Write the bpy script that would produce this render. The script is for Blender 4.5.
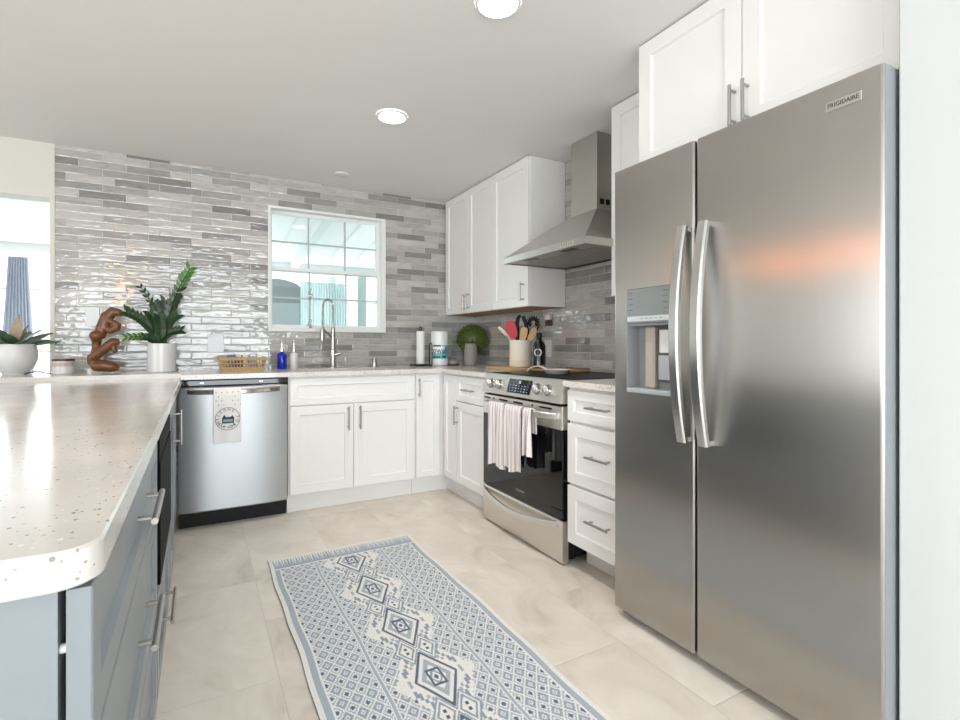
import bpy, bmesh, math, random
import numpy as np
from mathutils import Vector, Matrix
random.seed(7)
PI = math.pi
S = bpy.context.scene
COL = S.collection
for o in list(bpy.data.objects): bpy.data.objects.remove(o)

# ---------------------------------------------------------------- camera
cam = bpy.data.cameras.new('camera'); co = bpy.data.objects.new('camera', cam); COL.objects.link(co)
co.location = (-2.2091, -3.9309, 1.0815); co.rotation_euler = (PI/2, 0, -0.4942)
cam.sensor_width = 36; cam.lens = 498.37*36/960; cam.shift_x = 13.2137/960; cam.shift_y = -15.7524/960
cam.clip_start = 0.02
S.camera = co
# ---------------------------------------------------------------- world, light, exposure
w = bpy.data.worlds.new('World'); S.world = w; w.use_nodes = True
bg = w.node_tree.nodes['Background']; bg.inputs[0].default_value = (0.90, 0.97, 1.0, 1); bg.inputs[1].default_value = 1.2
def area(name, loc, rot, sx, sy, power, color):
    l = bpy.data.lights.new(name, 'AREA'); l.shape = 'RECTANGLE'; l.size = sx; l.size_y = sy; l.energy = power; l.color = color
    o = bpy.data.objects.new(name, l); COL.objects.link(o); o.location = loc; o.rotation_euler = rot
    return o
area('daylight_rear_doors', (-2.6, -7.62, 1.12), (PI/2, 0, 0), 3.5, 2.0, 74, (0.88, 0.95, 1.0))
area('daylight_left_windows', (-7.12, -4.6, 1.33), (PI/2, 0, -PI/2), 4.4, 1.6, 40, (0.95, 0.98, 1.0))
area('daylight_sunroom_windows', (-1.8, 3.75, 1.3), (-PI/2, 0, 0), 6.4, 1.8, 65, (0.93, 0.98, 1.0))
S.view_settings.view_transform = 'Standard'; S.view_settings.look = 'None'
S.view_settings.gamma = 1; S.view_settings.use_curve_mapping = False
S.view_settings.exposure = 0.93

# ---------------------------------------------------------------- materials
def lin(c):
    c = [x/255 for x in c[:3]]
    return tuple((x/12.92 if x <= 0.04045 else ((x+0.055)/1.055)**2.4) for x in c) + (1,)
class NT:
    def __init__(s, name):
        s.m = bpy.data.materials.new(name); s.m.use_nodes = True; s.t = s.m.node_tree
        s.b = s.t.nodes['Principled BSDF']; s.out = s.t.nodes['Material Output']
    def n(s, typ, ins=None, **kw):
        nd = s.t.nodes.new(typ)
        for k, v in kw.items(): setattr(nd, k, v)
        for k, v in (ins or {}).items(): s.set(nd.inputs[k], v)
        return nd
    def set(s, sock, v):
        if isinstance(v, bpy.types.NodeSocket): s.t.links.new(v, sock)
        elif isinstance(v, bpy.types.Node): s.t.links.new(v.outputs[0], sock)
        else: sock.default_value = v
    def math(s, op, a, b=0.0, c=0.0):
        nd = s.t.nodes.new('ShaderNodeMath'); nd.operation = op
        s.set(nd.inputs[0], a); s.set(nd.inputs[1], b); s.set(nd.inputs[2], c)
        return nd.outputs[0]
    def mix(s, f, a, b, blend='MIX'):
        nd = s.t.nodes.new('ShaderNodeMix'); nd.data_type = 'RGBA'; nd.blend_type = blend
        s.set(nd.inputs[0], f); s.set(nd.inputs[6], a); s.set(nd.inputs[7], b)
        return nd.outputs[2]
    def ramp(s, f, stops):
        nd = s.t.nodes.new('ShaderNodeValToRGB'); e = nd.color_ramp.elements
        while len(e) > 1: e.remove(e[0])
        e[0].position = stops[0][0]; e[0].color = stops[0][1]
        for p, c in stops[1:]:
            x = e.new(p); x.color = c
        s.set(nd.inputs[0], f)
        return nd.outputs[0]
    def coord(s, scale=None):
        tc = s.n('ShaderNodeTexCoord').outputs['Object']
        if scale is None: return tc
        return s.n('ShaderNodeMapping', {'Vector': tc, 'Scale': scale}).outputs[0]
MATS = {}
def pm(name, col, rough=0.5, metal=0.0, spec=0.5, var=0.03, scale=25, bump=0.0, coat=0.0, stretch=(1,1,1), **kw):
    if name in MATS: return MATS[name]
    t = NT(name); c = lin(col)
    v = t.coord(tuple(scale*q for q in stretch))
    nz = t.n('ShaderNodeTexNoise', {'Vector': v, 'Scale': 1.0, 'Detail': 3.0})
    dark = tuple(x*(1-var) for x in c[:3]) + (1,); lite = tuple(min(1, x*(1+var)) for x in c[:3]) + (1,)
    t.set(t.b.inputs['Base Color'], t.mix(nz.outputs[0], dark, lite))
    t.b.inputs['Roughness'].default_value = rough; t.b.inputs['Metallic'].default_value = metal
    t.b.inputs['Specular IOR Level'].default_value = spec; t.b.inputs['Coat Weight'].default_value = coat
    if bump:
        t.set(t.b.inputs['Normal'], t.n('ShaderNodeBump', {'Strength': 1.0, 'Distance': bump, 'Height': nz.outputs[0]}).outputs[0])
    for k, x in kw.items(): t.b.inputs[k.replace('_', ' ')].default_value = x
    MATS[name] = t.m
    return t.m
def steel(name, col, rough, tangent, aniso=0.75, stretch=(2, 2, 160)):
    t = NT(name); c = lin(col)
    nz = t.n('ShaderNodeTexNoise', {'Vector': t.coord(stretch), 'Scale': 1.0, 'Detail': 2.0})
    t.set(t.b.inputs['Base Color'], t.mix(nz.outputs[0], tuple(x*0.97 for x in c[:3])+(1,), tuple(min(1, x*1.03) for x in c[:3])+(1,)))
    t.b.inputs['Metallic'].default_value = 1; t.b.inputs['Roughness'].default_value = rough
    t.b.inputs['Anisotropic'].default_value = aniso
    tv = t.n('ShaderNodeCombineXYZ', {'X': tangent[0], 'Y': tangent[1], 'Z': tangent[2]})
    t.set(t.b.inputs['Tangent'], tv.outputs[0])
    MATS[name] = t.m
    return t.m
def emit(name, col, strength):
    t = NT(name); t.b.inputs['Base Color'].default_value = lin(col)
    t.b.inputs['Emission Color'].default_value = lin(col); t.b.inputs['Emission Strength'].default_value = strength
    return t.m
def tile_nodes(t, u, v, tw, th, grout, half=False, shift_u=0.0):
    """staggered tiles: returns random value, second random value, grout mask, position in the tile"""
    vr = t.math('DIVIDE', v, th); row = t.math('FLOOR', vr); fv = t.math('FRACT', vr)
    if half: off = t.math('MULTIPLY', t.math('FLOORED_MODULO', row, 2.0), 0.5)
    else:
        off = t.n('ShaderNodeTexWhiteNoise', {'W': row}, noise_dimensions='1D').outputs['Value']
        off = t.math('MULTIPLY', t.math('ADD', t.math('FLOORED_MODULO', row, 2.0), t.math('MULTIPLY', t.math('GREATER_THAN', off, 0.7), 0.5)), 0.5)
    ur = t.math('ADD', t.math('DIVIDE', t.math('ADD', u, shift_u), tw), off); cl = t.math('FLOOR', ur); fu = t.math('FRACT', ur)
    wn = t.n('ShaderNodeTexWhiteNoise', {'Vector': t.n('ShaderNodeCombineXYZ', {'X': row, 'Y': cl, 'Z': 3.0}).outputs[0]}, noise_dimensions='3D')
    sep = t.n('ShaderNodeSeparateColor', {'Color': wn.outputs['Color']})
    du = t.math('MULTIPLY', t.math('SUBTRACT', 0.5, t.math('ABSOLUTE', t.math('SUBTRACT', fu, 0.5))), tw)
    dv = t.math('MULTIPLY', t.math('SUBTRACT', 0.5, t.math('ABSOLUTE', t.math('SUBTRACT', fv, 0.5))), th)
    d = t.math('MINIMUM', du, dv)
    g = t.math('LESS_THAN', d, grout/2)
    return wn.outputs['Value'], sep, g, d, fu, fv, row, cl
def glazed_tile(name, axis):
    t = NT(name); p = t.n('ShaderNodeSeparateXYZ', {'Vector': t.coord()})
    u = p.outputs[axis]; v = p.outputs[2]
    r, sep, g, d, fu, fv, row, cl = tile_nodes(t, u, v, 0.25, 0.049, 0.0028)
    base = t.ramp(r, [(0.0, lin((130,128,125))), (0.10, lin((143,141,138))), (0.24, lin((165,163,159))), (0.6, lin((183,180,175))), (1.0, lin((197,194,189)))])
    sv = t.n('ShaderNodeCombineXYZ', {'X': t.math('MULTIPLY', u, 13.0), 'Y': t.math('MULTIPLY', v, 38.0), 'Z': t.math('MULTIPLY', r, 40.0)})
    nz = t.n('ShaderNodeTexNoise', {'Vector': sv.outputs[0], 'Scale': 1.0, 'Detail': 4.0, 'Roughness': 0.6})
    streak = t.ramp(nz.outputs[0], [(0.28, (0.82,0.82,0.82,1)), (0.48, (0.97,0.97,0.97,1)), (0.72, (1.07,1.07,1.07,1))])
    c = t.mix(1.0, base, streak, 'MULTIPLY')
    c = t.mix(t.math('MULTIPLY', g, 0.8), c, lin((206,205,202)))
    t.set(t.b.inputs['Base Color'], c)
    t.set(t.b.inputs['Roughness'], t.math('ADD', 0.045, t.math('MULTIPLY', g, 0.5)))
    t.b.inputs['Specular IOR Level'].default_value = 0.85; t.b.inputs['Coat Weight'].default_value = 0.2; t.b.inputs['Coat Roughness'].default_value = 0.03
    # handmade glaze: pillowed edges, a slight tilt of each tile, waves
    wv = t.n('ShaderNodeCombineXYZ', {'X': t.math('MULTIPLY', u, 15.0), 'Y': t.math('MULTIPLY', v, 34.0), 'Z': t.math('MULTIPLY', r, 70.0)})
    wave = t.n('ShaderNodeTexNoise', {'Vector': wv.outputs[0], 'Scale': 1.0, 'Detail': 1.0})
    edge = t.math('MINIMUM', t.math('DIVIDE', d, 0.007), 1.0)
    edge = t.math('MULTIPLY', t.math('POWER', edge, 0.5), 0.0013)
    tilt = t.math('ADD', t.math('MULTIPLY', t.math('MULTIPLY', t.math('SUBTRACT', sep.outputs[0], 0.5), fu), 0.006),
                  t.math('MULTIPLY', t.math('MULTIPLY', t.math('SUBTRACT', sep.outputs[1], 0.5), fv), 0.0026))
    h = t.math('ADD', t.math('ADD', edge, tilt), t.math('MULTIPLY', wave.outputs[0], 0.0034))
    t.set(t.b.inputs['Normal'], t.n('ShaderNodeBump', {'Strength': 1.0, 'Distance': 1.0, 'Height': h}).outputs[0])
    return t.m
def floor_tile():
    t = NT('beige_floor_tile'); p = t.n('ShaderNodeSeparateXYZ', {'Vector': t.coord()})
    u = t.math('ADD', p.outputs[1], 1.845+7.5); v = t.math('ADD', p.outputs[0], 1.98+7.5)
    r, sep, g, d, fu, fv, row, cl = tile_nodes(t, u, v, 0.75, 0.375, 0.004, half=True)
    cv = t.n('ShaderNodeCombineXYZ', {'X': t.math('MULTIPLY', u, 3.2), 'Y': t.math('MULTIPLY', v, 3.6), 'Z': t.math('MULTIPLY', r, 30.0)})
    n1 = t.n('ShaderNodeTexNoise', {'Vector': cv.outputs[0], 'Scale': 1.0, 'Detail': 7.0, 'Roughness': 0.62, 'Distortion': 0.7})
    c = t.ramp(n1.outputs[0], [(0.25, lin((196,186,172))), (0.42, lin((220,211,199))), (0.58, lin((230,222,211))), (0.8, lin((242,236,227)))])
    tint = t.ramp(sep.outputs[2], [(0, (0.95,0.95,0.95,1)), (1, (1.03,1.03,1.03,1))])
    c = t.mix(1.0, c, tint, 'MULTIPLY')
    c = t.mix(t.math('MULTIPLY', g, 0.8), c, lin((216,209,199)))
    t.set(t.b.inputs['Base Color'], c)
    t.set(t.b.inputs['Roughness'], t.math('ADD', 0.32, t.math('MULTIPLY', n1.outputs[0], 0.15)))
    t.b.inputs['Specular IOR Level'].default_value = 0.4
    h = t.math('MULTIPLY', t.math('MINIMUM', d, 0.004), 0.25)
    t.set(t.b.inputs['Normal'], t.n('ShaderNodeBump', {'Strength': 1.0, 'Distance': 1.0, 'Height': h}).outputs[0])
    return t.m
def quartz():
    t = NT('speckled_quartz'); v = t.coord()
    vo = t.n('ShaderNodeTexVoronoi', {'Vector': t.n('ShaderNodeMapping', {'Vector': v, 'Scale': (1, 0.62, 1)}).outputs[0], 'Scale': 150.0})
    sep = t.n('ShaderNodeSeparateColor', {'Color': vo.outputs['Color']})
    near = t.math('LESS_THAN', vo.outputs['Distance'], t.math('MULTIPLY', sep.outputs[1], 0.42))
    some = t.math('GREATER_THAN', sep.outputs[0], 0.42)
    n = t.n('ShaderNodeTexNoise', {'Vector': v, 'Scale': 7.0, 'Detail': 4.0})
    base = t.ramp(n.outputs[0], [(0.3, lin((214,210,204))), (0.7, lin((227,223,217)))])
    spk = t.ramp(sep.outputs[2], [(0, lin((134,130,124))), (0.6, lin((172,167,160))), (1, lin((240,238,234)))])
    t.set(t.b.inputs['Base Color'], t.mix(t.math('MULTIPLY', near, some), base, spk))
    t.b.inputs['Roughness'].default_value = 0.14; t.b.inputs['Specular IOR Level'].default_value = 0.55
    return t.m
def pane_mat(name='window_glass', tint=(0.95, 0.99, 0.99, 1), refl=1.0):
    t = NT(name); t.t.nodes.remove(t.b)
    fr = t.n('ShaderNodeFresnel', {'IOR': 1.5})
    tr = t.n('ShaderNodeBsdfTransparent', {'Color': tint}); gl = t.n('ShaderNodeBsdfGlossy', {'Roughness': 0.0})
    mx = t.n('ShaderNodeMixShader', {0: t.math('MULTIPLY', fr.outputs[0], refl), 1: tr.outputs[0], 2: gl.outputs[0]})
    t.t.links.new(mx.outputs[0], t.out.inputs[0])
    return t.m
def sheer(name, col):
    t = NT(name); c = lin(col); t.b.inputs['Base Color'].default_value = c; t.b.inputs['Roughness'].default_value = 0.9
    nz = t.n('ShaderNodeTexNoise', {'Vector': t.coord((60, 60, 2)), 'Scale': 1.0})
    cc = t.mix(nz.outputs[0], tuple(x*0.85 for x in c[:3])+(1,), c); t.set(t.b.inputs['Base Color'], cc)
    tr = t.n('ShaderNodeBsdfTranslucent', {'Color': cc}); mx = t.n('ShaderNodeMixShader', {0: 0.55, 1: t.b.outputs[0], 2: tr.outputs[0]})
    t.t.links.new(mx.outputs[0], t.out.inputs[0])
    return t.m
def attr_mat(name, rough=0.9, bump=0.0006):
    t = NT(name); a = t.n('ShaderNodeAttribute', attribute_name='Col')
    nz = t.n('ShaderNodeTexNoise', {'Vector': t.coord((300, 300, 300)), 'Scale': 1.0, 'Detail': 2.0})
    c = t.mix(1.0, a.outputs[0], t.ramp(nz.outputs[0], [(0.3, (0.9,0.9,0.9,1)), (0.7, (1.06,1.06,1.06,1))]), 'MULTIPLY')
    t.set(t.b.inputs['Base Color'], c); t.b.inputs['Roughness'].default_value = rough; t.b.inputs['Specular IOR Level'].default_value = 0.1
    t.set(t.b.inputs['Normal'], t.n('ShaderNodeBump', {'Strength': 1.0, 'Distance': bump, 'Height': nz.outputs[0]}).outputs[0])
    return t.m
white_paint = pm('white_wall_paint', (232,232,228), 0.6, var=0.01, scale=3)
ceil_paint = pm('ceiling_paint', (234,234,232), 0.7, var=0.012, scale=2)
cab = pm('white_cabinet_paint', (240,239,237), 0.32, var=0.008, scale=6)
pen_paint = pm('pale_grey_cabinet_paint', (134,140,145), 0.35, var=0.01, scale=6)
trim_white = pm('white_vinyl', (238,240,238), 0.4, var=0.01)
nickel = pm('brushed_nickel', (176,173,168), 0.3, 1.0, var=0.04, scale=200)
chrome = pm('polished_steel', (200,198,195), 0.16, 1.0, var=0.02)
black_plastic = pm('black_plastic', (12,12,13), 0.45, spec=0.3, var=0.1)
black_glass = pm('black_glass', (7,8,9), 0.04, spec=0.6, var=0.02)
dark_gap = pm('dark_gasket', (28,28,30), 0.7)
fridge_steel = steel('fridge_steel', (176,173,169), 0.27, (0, 1, 0), 0.8, (160, 160, 2))
dw_steel = steel('dishwasher_steel', (176,178,180), 0.38, (0, 0, 1), 0.7)
range_steel = steel('range_steel', (226,222,216), 0.36, (0, 0, 1), 0.55)
hood_steel = steel('hood_steel', (198,195,188), 0.34, (0, 0, 1), 0.55)
handle_steel = pm('satin_steel', (205,205,204), 0.22, 1.0, var=0.02, scale=80)
grey_side = pm('grey_painted_steel', (140,144,147), 0.45, var=0.02)
quartz_m = quartz(); glass_m = pane_mat()
tile_x = glazed_tile('glazed_grey_tile_back', 0); tile_y = glazed_tile('glazed_grey_tile_right', 1)
floor_m = floor_tile()
wood = pm('carved_brown_wood', (112,70,36), 0.28, var=0.45, scale=14, stretch=(1,1,5))
oak = pm('light_board_wood', (205,165,120), 0.5, var=0.12, scale=30, stretch=(4,1,1))
oak_dark = pm('tan_board_wood', (176,130,88), 0.5, var=0.12, scale=30, stretch=(4,1,1))
ceramic = pm('white_ceramic', (226,226,226), 0.2, var=0.01)
stoneware = pm('cream_stoneware', (232,224,212), 0.5, var=0.02)
grey_stone = pm('grey_stoneware', (158,152,146), 0.6, var=0.08, scale=60, bump=0.0006)
soil_m = pm('potting_soil', (52,40,30), 0.95, var=0.4, scale=120, bump=0.003)
leaf_dark = pm('dark_green_leaf', (28,58,24), 0.3, var=0.35, scale=16)
leaf_light = pm('bright_green_leaf', (62,112,34), 0.35, var=0.25, scale=16)
leaf_fan = pm('olive_green_leaf', (88,104,46), 0.5, var=0.2, scale=30)
leaf_pink = pm('pinkish_leaf', (172,156,134), 0.4, var=0.25, scale=30)
leaf_grey = pm('grey_green_leaf', (76,102,78), 0.4, var=0.25, scale=20)
white_cloth = pm('white_cotton', (250,248,247), 0.9, var=0.03, scale=200, bump=0.0008)
paper = pm('white_paper', (242,242,240), 0.85, var=0.02, scale=100, bump=0.0005)
ink = pm('black_ink', (30,30,34), 0.6); ink_white = pm('white_ink', (238,238,236), 0.5)
red_sil = pm('red_silicone', (196,34,50), 0.45); blue_liq = pm('blue_liquid_soap', (14,44,180), 0.12, var=0.05)
wicker = pm('straw_wicker', (186,156,112), 0.7, var=0.25, scale=90)

# ---------------------------------------------------------------- mesh building
class MB:
    def __init__(s): s.bm = bmesh.new()
    def box(s, x0, x1, y0, y1, z0, z1, bev=0.0, seg=1):
        m = Matrix.Translation(((x0+x1)/2, (y0+y1)/2, (z0+z1)/2)) @ Matrix.Diagonal((abs(x1-x0), abs(y1-y0), abs(z1-z0), 1))
        r = bmesh.ops.create_cube(s.bm, size=1, matrix=m)
        if bev:
            es = list({e for v in r['verts'] for e in v.link_edges})
            bmesh.ops.bevel(s.bm, geom=es, offset=bev, segments=seg, affect='EDGES', profile=0.5)
        return s
    def poly(s, loops, close=True, cap=True):
        """skin a list of equal-length loops of points"""
        rings = [[s.bm.verts.new(p) for p in L] for L in loops]
        n = len(rings[0])
        for a, b in zip(rings, rings[1:]):
            for i in range(n if close else n-1):
                j = (i+1) % n
                try: s.bm.faces.new((a[i], a[j], b[j], b[i]))
                except ValueError: pass
        if cap:
            for r in (rings[0], rings[-1]):
                try: s.bm.faces.new(r)
                except ValueError: pass
        return s
    def tube(s, pts, r, n=12, cap=True):
        pts = [Vector(p) for p in pts]; rs = r if isinstance(r, (list, tuple)) else [r]*len(pts)
        loops = []; up = None
        for i, p in enumerate(pts):
            d = (pts[min(i+1, len(pts)-1)] - pts[max(i-1, 0)]).normalized()
            if up is None:
                up = Vector((0, 0, 1)) if abs(d.z) < 0.9 else Vector((1, 0, 0))
            up = (up - d*up.dot(d)).normalized(); sd = d.cross(up)
            loops.append([p + (up*math.cos(2*PI*k/n) + sd*math.sin(2*PI*k/n))*rs[i] for k in range(n)])
        return s.poly(loops, cap=cap)
    def lathe(s, c, prof, n=32, cap=True):
        """prof: list of (radius, z) from bottom to top, about a vertical axis at c"""
        return s.poly([[(c[0]+max(r, 1e-4)*math.cos(2*PI*k/n), c[1]+max(r, 1e-4)*math.sin(2*PI*k/n), c[2]+z) for k in range(n)] for r, z in prof], cap=cap)
    def ribbon(s, path, half, thick, side):
        """flat bar: path points, half-width along 'side', thickness across"""
        path = [Vector(p) for p in path]; side = Vector(side).normalized(); loops = []
        for i, p in enumerate(path):
            d = (path[min(i+1, len(path)-1)] - path[max(i-1, 0)]).normalized(); nn = d.cross(side).normalized()
            b = min(thick*0.45, half*0.45)
            pr = [(half-b, thick), (half, thick-b), (half, -thick+b), (half-b, -thick), (-half+b, -thick), (-half, -thick+b), (-half, thick-b), (-half+b, thick)]
            loops.append([p + side*a + nn*c for a, c in pr])
        return s.poly(loops)
    def quad(s, *ps):
        s.bm.faces.new([s.bm.verts.new(p) for p in ps]); return s
    def build(s, name, mat, parent=None, smooth=True, angle=35, loc=None):
        bmesh.ops.recalc_face_normals(s.bm, faces=s.bm.faces)
        vs = s.bm.verts
        if loc is None:
            if parent is not None: loc = WL[parent.name]
            else:
                xs = [v.co.x for v in vs]; ys = [v.co.y for v in vs]; zs = [v.co.z for v in vs]
                loc = ((min(xs)+max(xs))/2, (min(ys)+max(ys))/2, min(zs))
        loc = Vector(loc)
        for v in vs: v.co -= loc
        me = bpy.data.meshes.new(name); s.bm.to_mesh(me); s.bm.free()
        if smooth and len(me.polygons):
            me.polygons.foreach_set('use_smooth', [True]*len(me.polygons)); me.set_sharp_from_angle(angle=math.radians(angle))
        for m in (mat if isinstance(mat, (list, tuple)) else [mat]): me.materials.append(m)
        o = bpy.data.objects.new(name, me); COL.objects.link(o)
        if parent is not None: o.parent = parent
        else: o.location = loc
        WL[o.name] = loc
        return o
WL = {}
def tag(o, label, cat, group=None):
    o['label'] = label; o['category'] = cat
    if group: o['group'] = group
    return o
def thing(name, loc, label, cat, group=None):
    o = bpy.data.objects.new(name, None); COL.objects.link(o); o.location = loc; o.empty_display_size = 0.05
    WL[o.name] = Vector(loc)
    return tag(o, label, cat, group)
def struct(o): o['kind'] = 'structure'; return o
def relocate(o, shaders=None): return o
def B(*a, **k): return MB().box(*a, **k)

# front-facing maps: (u along, z up, w outwards) -> world
def back_map(y): return lambda u, z, d: (u, y - d, z)
def right_map(x): return lambda u, z, d: (x - d, u, z)
def pen_map(x): return lambda u, z, d: (x + d, u, z)
def shaker(mb, M, u0, u1, z0, z1, t=0.02, rail=0.058, rec=0.009):
    def ring(i, d): return [M(u0+i, z0+i, d), M(u1-i, z0+i, d), M(u1-i, z1-i, d), M(u0+i, z1-i, d)]
    c = 0.0018
    mb.poly([ring(0, 0), ring(0, t-c), ring(c, t), ring(rail-0.001, t), ring(rail+0.004, t-rec), ring(rail+0.0045, t-rec)])
    return mb
def bar_pull(M, u0, z0, u1, z1, base, name='handle', mat=None, parent=None, out=0.032, r=0.0058):
    """bar between two points with two posts running back to the front"""
    mb = MB(); a = Vector((u0, z0)); b = Vector((u1, z1)); d = (b-a).normalized(); L = (b-a).length
    mb.tube([M(a.x, a.y, base+out), M(b.x, b.y, base+out)], r, 12)
    for f in (0.12, 0.88):
        p = a + (b-a)*f
        mb.tube([M(p.x, p.y, base-0.001), M(p.x, p.y, base+out)], r*0.8, 10)
    return mb.build(name, mat or nickel, parent)
def text_mesh(txt, size, name, mat, parent, xf, extrude=0.0004, bend=None):
    """lettering: xf maps (x, y) in the text plane + height to world"""
    cu = bpy.data.curves.new('lettering', 'FONT'); cu.body = txt; cu.size = size; cu.align_x = 'CENTER'; cu.align_y = 'CENTER'; cu.extrude = extrude; cu.resolution_u = 3
    o = bpy.data.objects.new('lettering_source', cu); COL.objects.link(o)
    me = bpy.data.meshes.new_from_object(o.evaluated_get(bpy.context.evaluated_depsgraph_get()))
    bpy.data.objects.remove(o); bpy.data.curves.remove(cu)
    mb = MB(); mb.bm.from_mesh(me); bpy.data.meshes.remove(me)
    for v in mb.bm.verts: v.co = Vector(xf(v.co.x, v.co.y, v.co.z))
    return mb if name is None else mb.build(name, mat, parent, smooth=False)

# ================================================================ the room
H = 2.3224; XL = -2.992; JX = -3.015
struct(MB().box(-7.15, 0.15, -7.65, 0.14, -0.1, 0.0).build('floor', floor_m, loc=(0, 0, 0)))
struct(MB().box(-7.15, 0.15, -7.65, 0.14, H, H+0.1).build('ceiling', ceil_paint, loc=(0, 0, 0)))
WX0, WX1, WZ0, WZ1 = -1.7563, -0.8516, 1.1767, 2.1086
mb = MB()
for a in ((XL, WX0, 0, 0.14, 0, H), (WX1, 0.0, 0, 0.14, 0, H), (WX0, WX1, 0, 0.14, 0, WZ0), (WX0, WX1, 0, 0.14, WZ1, H)): mb.box(*a)
struct(mb.build('wall_back', tile_x, loc=(0, 0, 0)))
mb = MB(); mb.box(-7.0, JX, 0.0, 0.14, 1.9883, H); mb.box(JX, XL, -0.004, 0.14, 0, H); mb.box(-7.0, JX, 0.0, 0.14, 0, 0.876)
mb.box(-7.0, -4.6, 0.0, 0.14, 0.876, 1.9883)
struct(mb.build('wall_back_painted', pm('warm_grey_wall_paint', (216,214,206), 0.6, var=0.01, scale=3), loc=(0, 0, 0)))
struct(MB().box(0.0, 0.15, -2.45, 0.14, 0, H).build('wall_right', tile_y, loc=(0, 0, 0)))
mb = MB(); mb.box(0.0, 0.15, -7.5, -2.45, 0, H); mb.box(-0.683, 0.0, -3.62, -3.352, 0, H, 0.003)
struct(mb.build('wall_right_near', pm('stub_wall_paint', (214,217,217), 0.6, var=0.012, scale=3), loc=(0, 0, 0)))
mb = MB()
for a in ((-7.15, -7.0, -7.5, 0.14, 0, 0.5), (-7.15, -7.0, -7.5, 0.14, 2.15, H), (-7.15, -7.0, -7.5, -6.8, 0.5, 2.15), (-7.15, -7.0, -2.4, 0.14, 0.5, 2.15), (-7.15, -7.0, -4.65, -4.55, 0.5, 2.15)): mb.box(*a)
struct(mb.build('wall_left', pm('light_wall_paint', (226,226,222), 0.6), loc=(0, 0, 0)))
mb = MB()
for a in ((-7.15, -4.4, -7.65, -7.5, 0, H), (-0.8, 0.15, -7.65, -7.5, 0, H), (-4.4, -0.8, -7.65, -7.5, 2.13, H)): mb.box(*a)
struct(mb.build('wall_rear', white_paint, loc=(0, 0, 0)))
mb = MB()
for x in (-4.38, -2.6, -0.82): mb.box(x-0.03, x+0.03, -7.58, -7.52, 0, 2.13)
mb.box(-4.4, -0.8, -7.58, -7.52, 0.0, 0.05); mb.box(-4.4, -0.8, -7.58, -7.52, 2.08, 2.13)
struct(mb.build('door_1', trim_white))

# ---- kitchen window: lining, two sashes with bars, panes
t = struct(thing('window_1', ((WX0+WX1)/2, 0.05, WZ0), 'white double-hung window above the sink', 'window'))
mb = MB(); L = 0.018
mb.box(WX0, WX0+L, -0.006, 0.13, WZ0+0.026, WZ1-L); mb.box(WX1-L*1.9, WX1, -0.006, 0.13, WZ0+0.026, WZ1-L); mb.box(WX0, WX1, -0.006, 0.13, WZ1-L, WZ1)
mb.box(WX0, WX1, -0.014, 0.13, WZ0, WZ0+0.026, 0.003)
mb.build('window_lining', trim_white, t)
def sash(y0, z0, z1, nm):
    x0, x1 = WX0+L, WX1-L*1.9; s = 0.026
    f = MB(); f.box(x0, x0+s*0.6, y0, y0+0.03, z0+s, z1-s); f.box(x1-s, x1, y0, y0+0.03, z0+s, z1-s); f.box(x0, x1, y0, y0+0.03, z0, z0+s); f.box(x0, x1, y0, y0+0.03, z1-s, z1)
    fo = f.build('sash_frame', trim_white, t)
    g = MB(); zc = (z0+z1)/2
    for x in (x0+(x1-x0)*0.335, x0+(x1-x0)*0.668): g.box(x-0.006, x+0.006, y0+0.006, y0+0.022, z0+s, z1-s)
    g.box(x0+s*0.6, x1-s, y0+0.007, y0+0.021, zc-0.006, zc+0.006)
    g.build('glazing_bar', pm('grey_glazing_bar', (186,192,192), 0.4), fo)
    B(x0+s*0.6, x1-s, y0+0.012, y0+0.016, z0+s, z1-s).build('pane', glass_m, fo)
zm = 1.645
sash(0.062, zm-0.012, WZ1-L, 'upper'); sash(0.03, WZ0+0.026, zm+0.02, 'lower')

# ---- the sunroom behind the back wall
SY = 3.35
struct(MB().box(-7.0, 2.2, 0.14, SY+0.15, -0.12, -0.02).build('floor_sunroom', pm('sunroom_floor', (236,236,232), 0.5), loc=(0, 0, 0)))
mb = MB(); mb.poly([[(-7, 0.14, 2.55), (2.2, 0.14, 2.55), (2.2, 0.14, 2.65), (-7, 0.14, 2.65)], [(-7, SY+0.15, 2.2), (2.2, SY+0.15, 2.2), (2.2, SY+0.15, 2.3), (-7, SY+0.15, 2.3)]])
struct(mb.build('ceiling_sunroom', pm('sunroom_ceiling', (248,250,250), 0.5, var=0.01), loc=(0, 0, 0)))
mb = MB()
for i in range(24):
    x = -6.4+i*0.34
    mb.poly([[(x-0.012, 0.2, 2.535), (x+0.012, 0.2, 2.535), (x+0.012, 0.2, 2.56), (x-0.012, 0.2, 2.56)], [(x-0.012, SY, 2.207), (x+0.012, SY, 2.207), (x+0.012, SY, 2.23), (x-0.012, SY, 2.23)]])
x = -1.03; mb.poly([[(x-0.05, 0.2, 2.47), (x+0.05, 0.2, 2.47), (x+0.05, 0.2, 2.56), (x-0.05, 0.2, 2.56)], [(x-0.05, SY, 2.14), (x+0.05, SY, 2.14), (x+0.05, SY, 2.23), (x-0.05, SY, 2.23)]])
struct(mb.build('trim_sunroom_ceiling', pm('sunroom_beam', (236,240,240), 0.5), loc=(0, 0, 0)))
mb = MB(); mb.box(-7, 2.2, SY, SY+0.08, -0.1, 0.45); mb.box(-7, 2.2, SY, SY+0.08, 2.12, 2.35)
for x in [-6.9+i*1.28 for i in range(8)]: mb.box(x-0.05, x+0.05, SY, SY+0.08, 0.45, 2.06)
for z in (1.0, 1.70): mb.box(-7, 2.2, SY+0.02, SY+0.05, z-0.012, z+0.012)
struct(mb.build('wall_sunroom_far', pm('sunroom_frame', (248,250,250), 0.5), loc=(0, 0, 0)))
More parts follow.
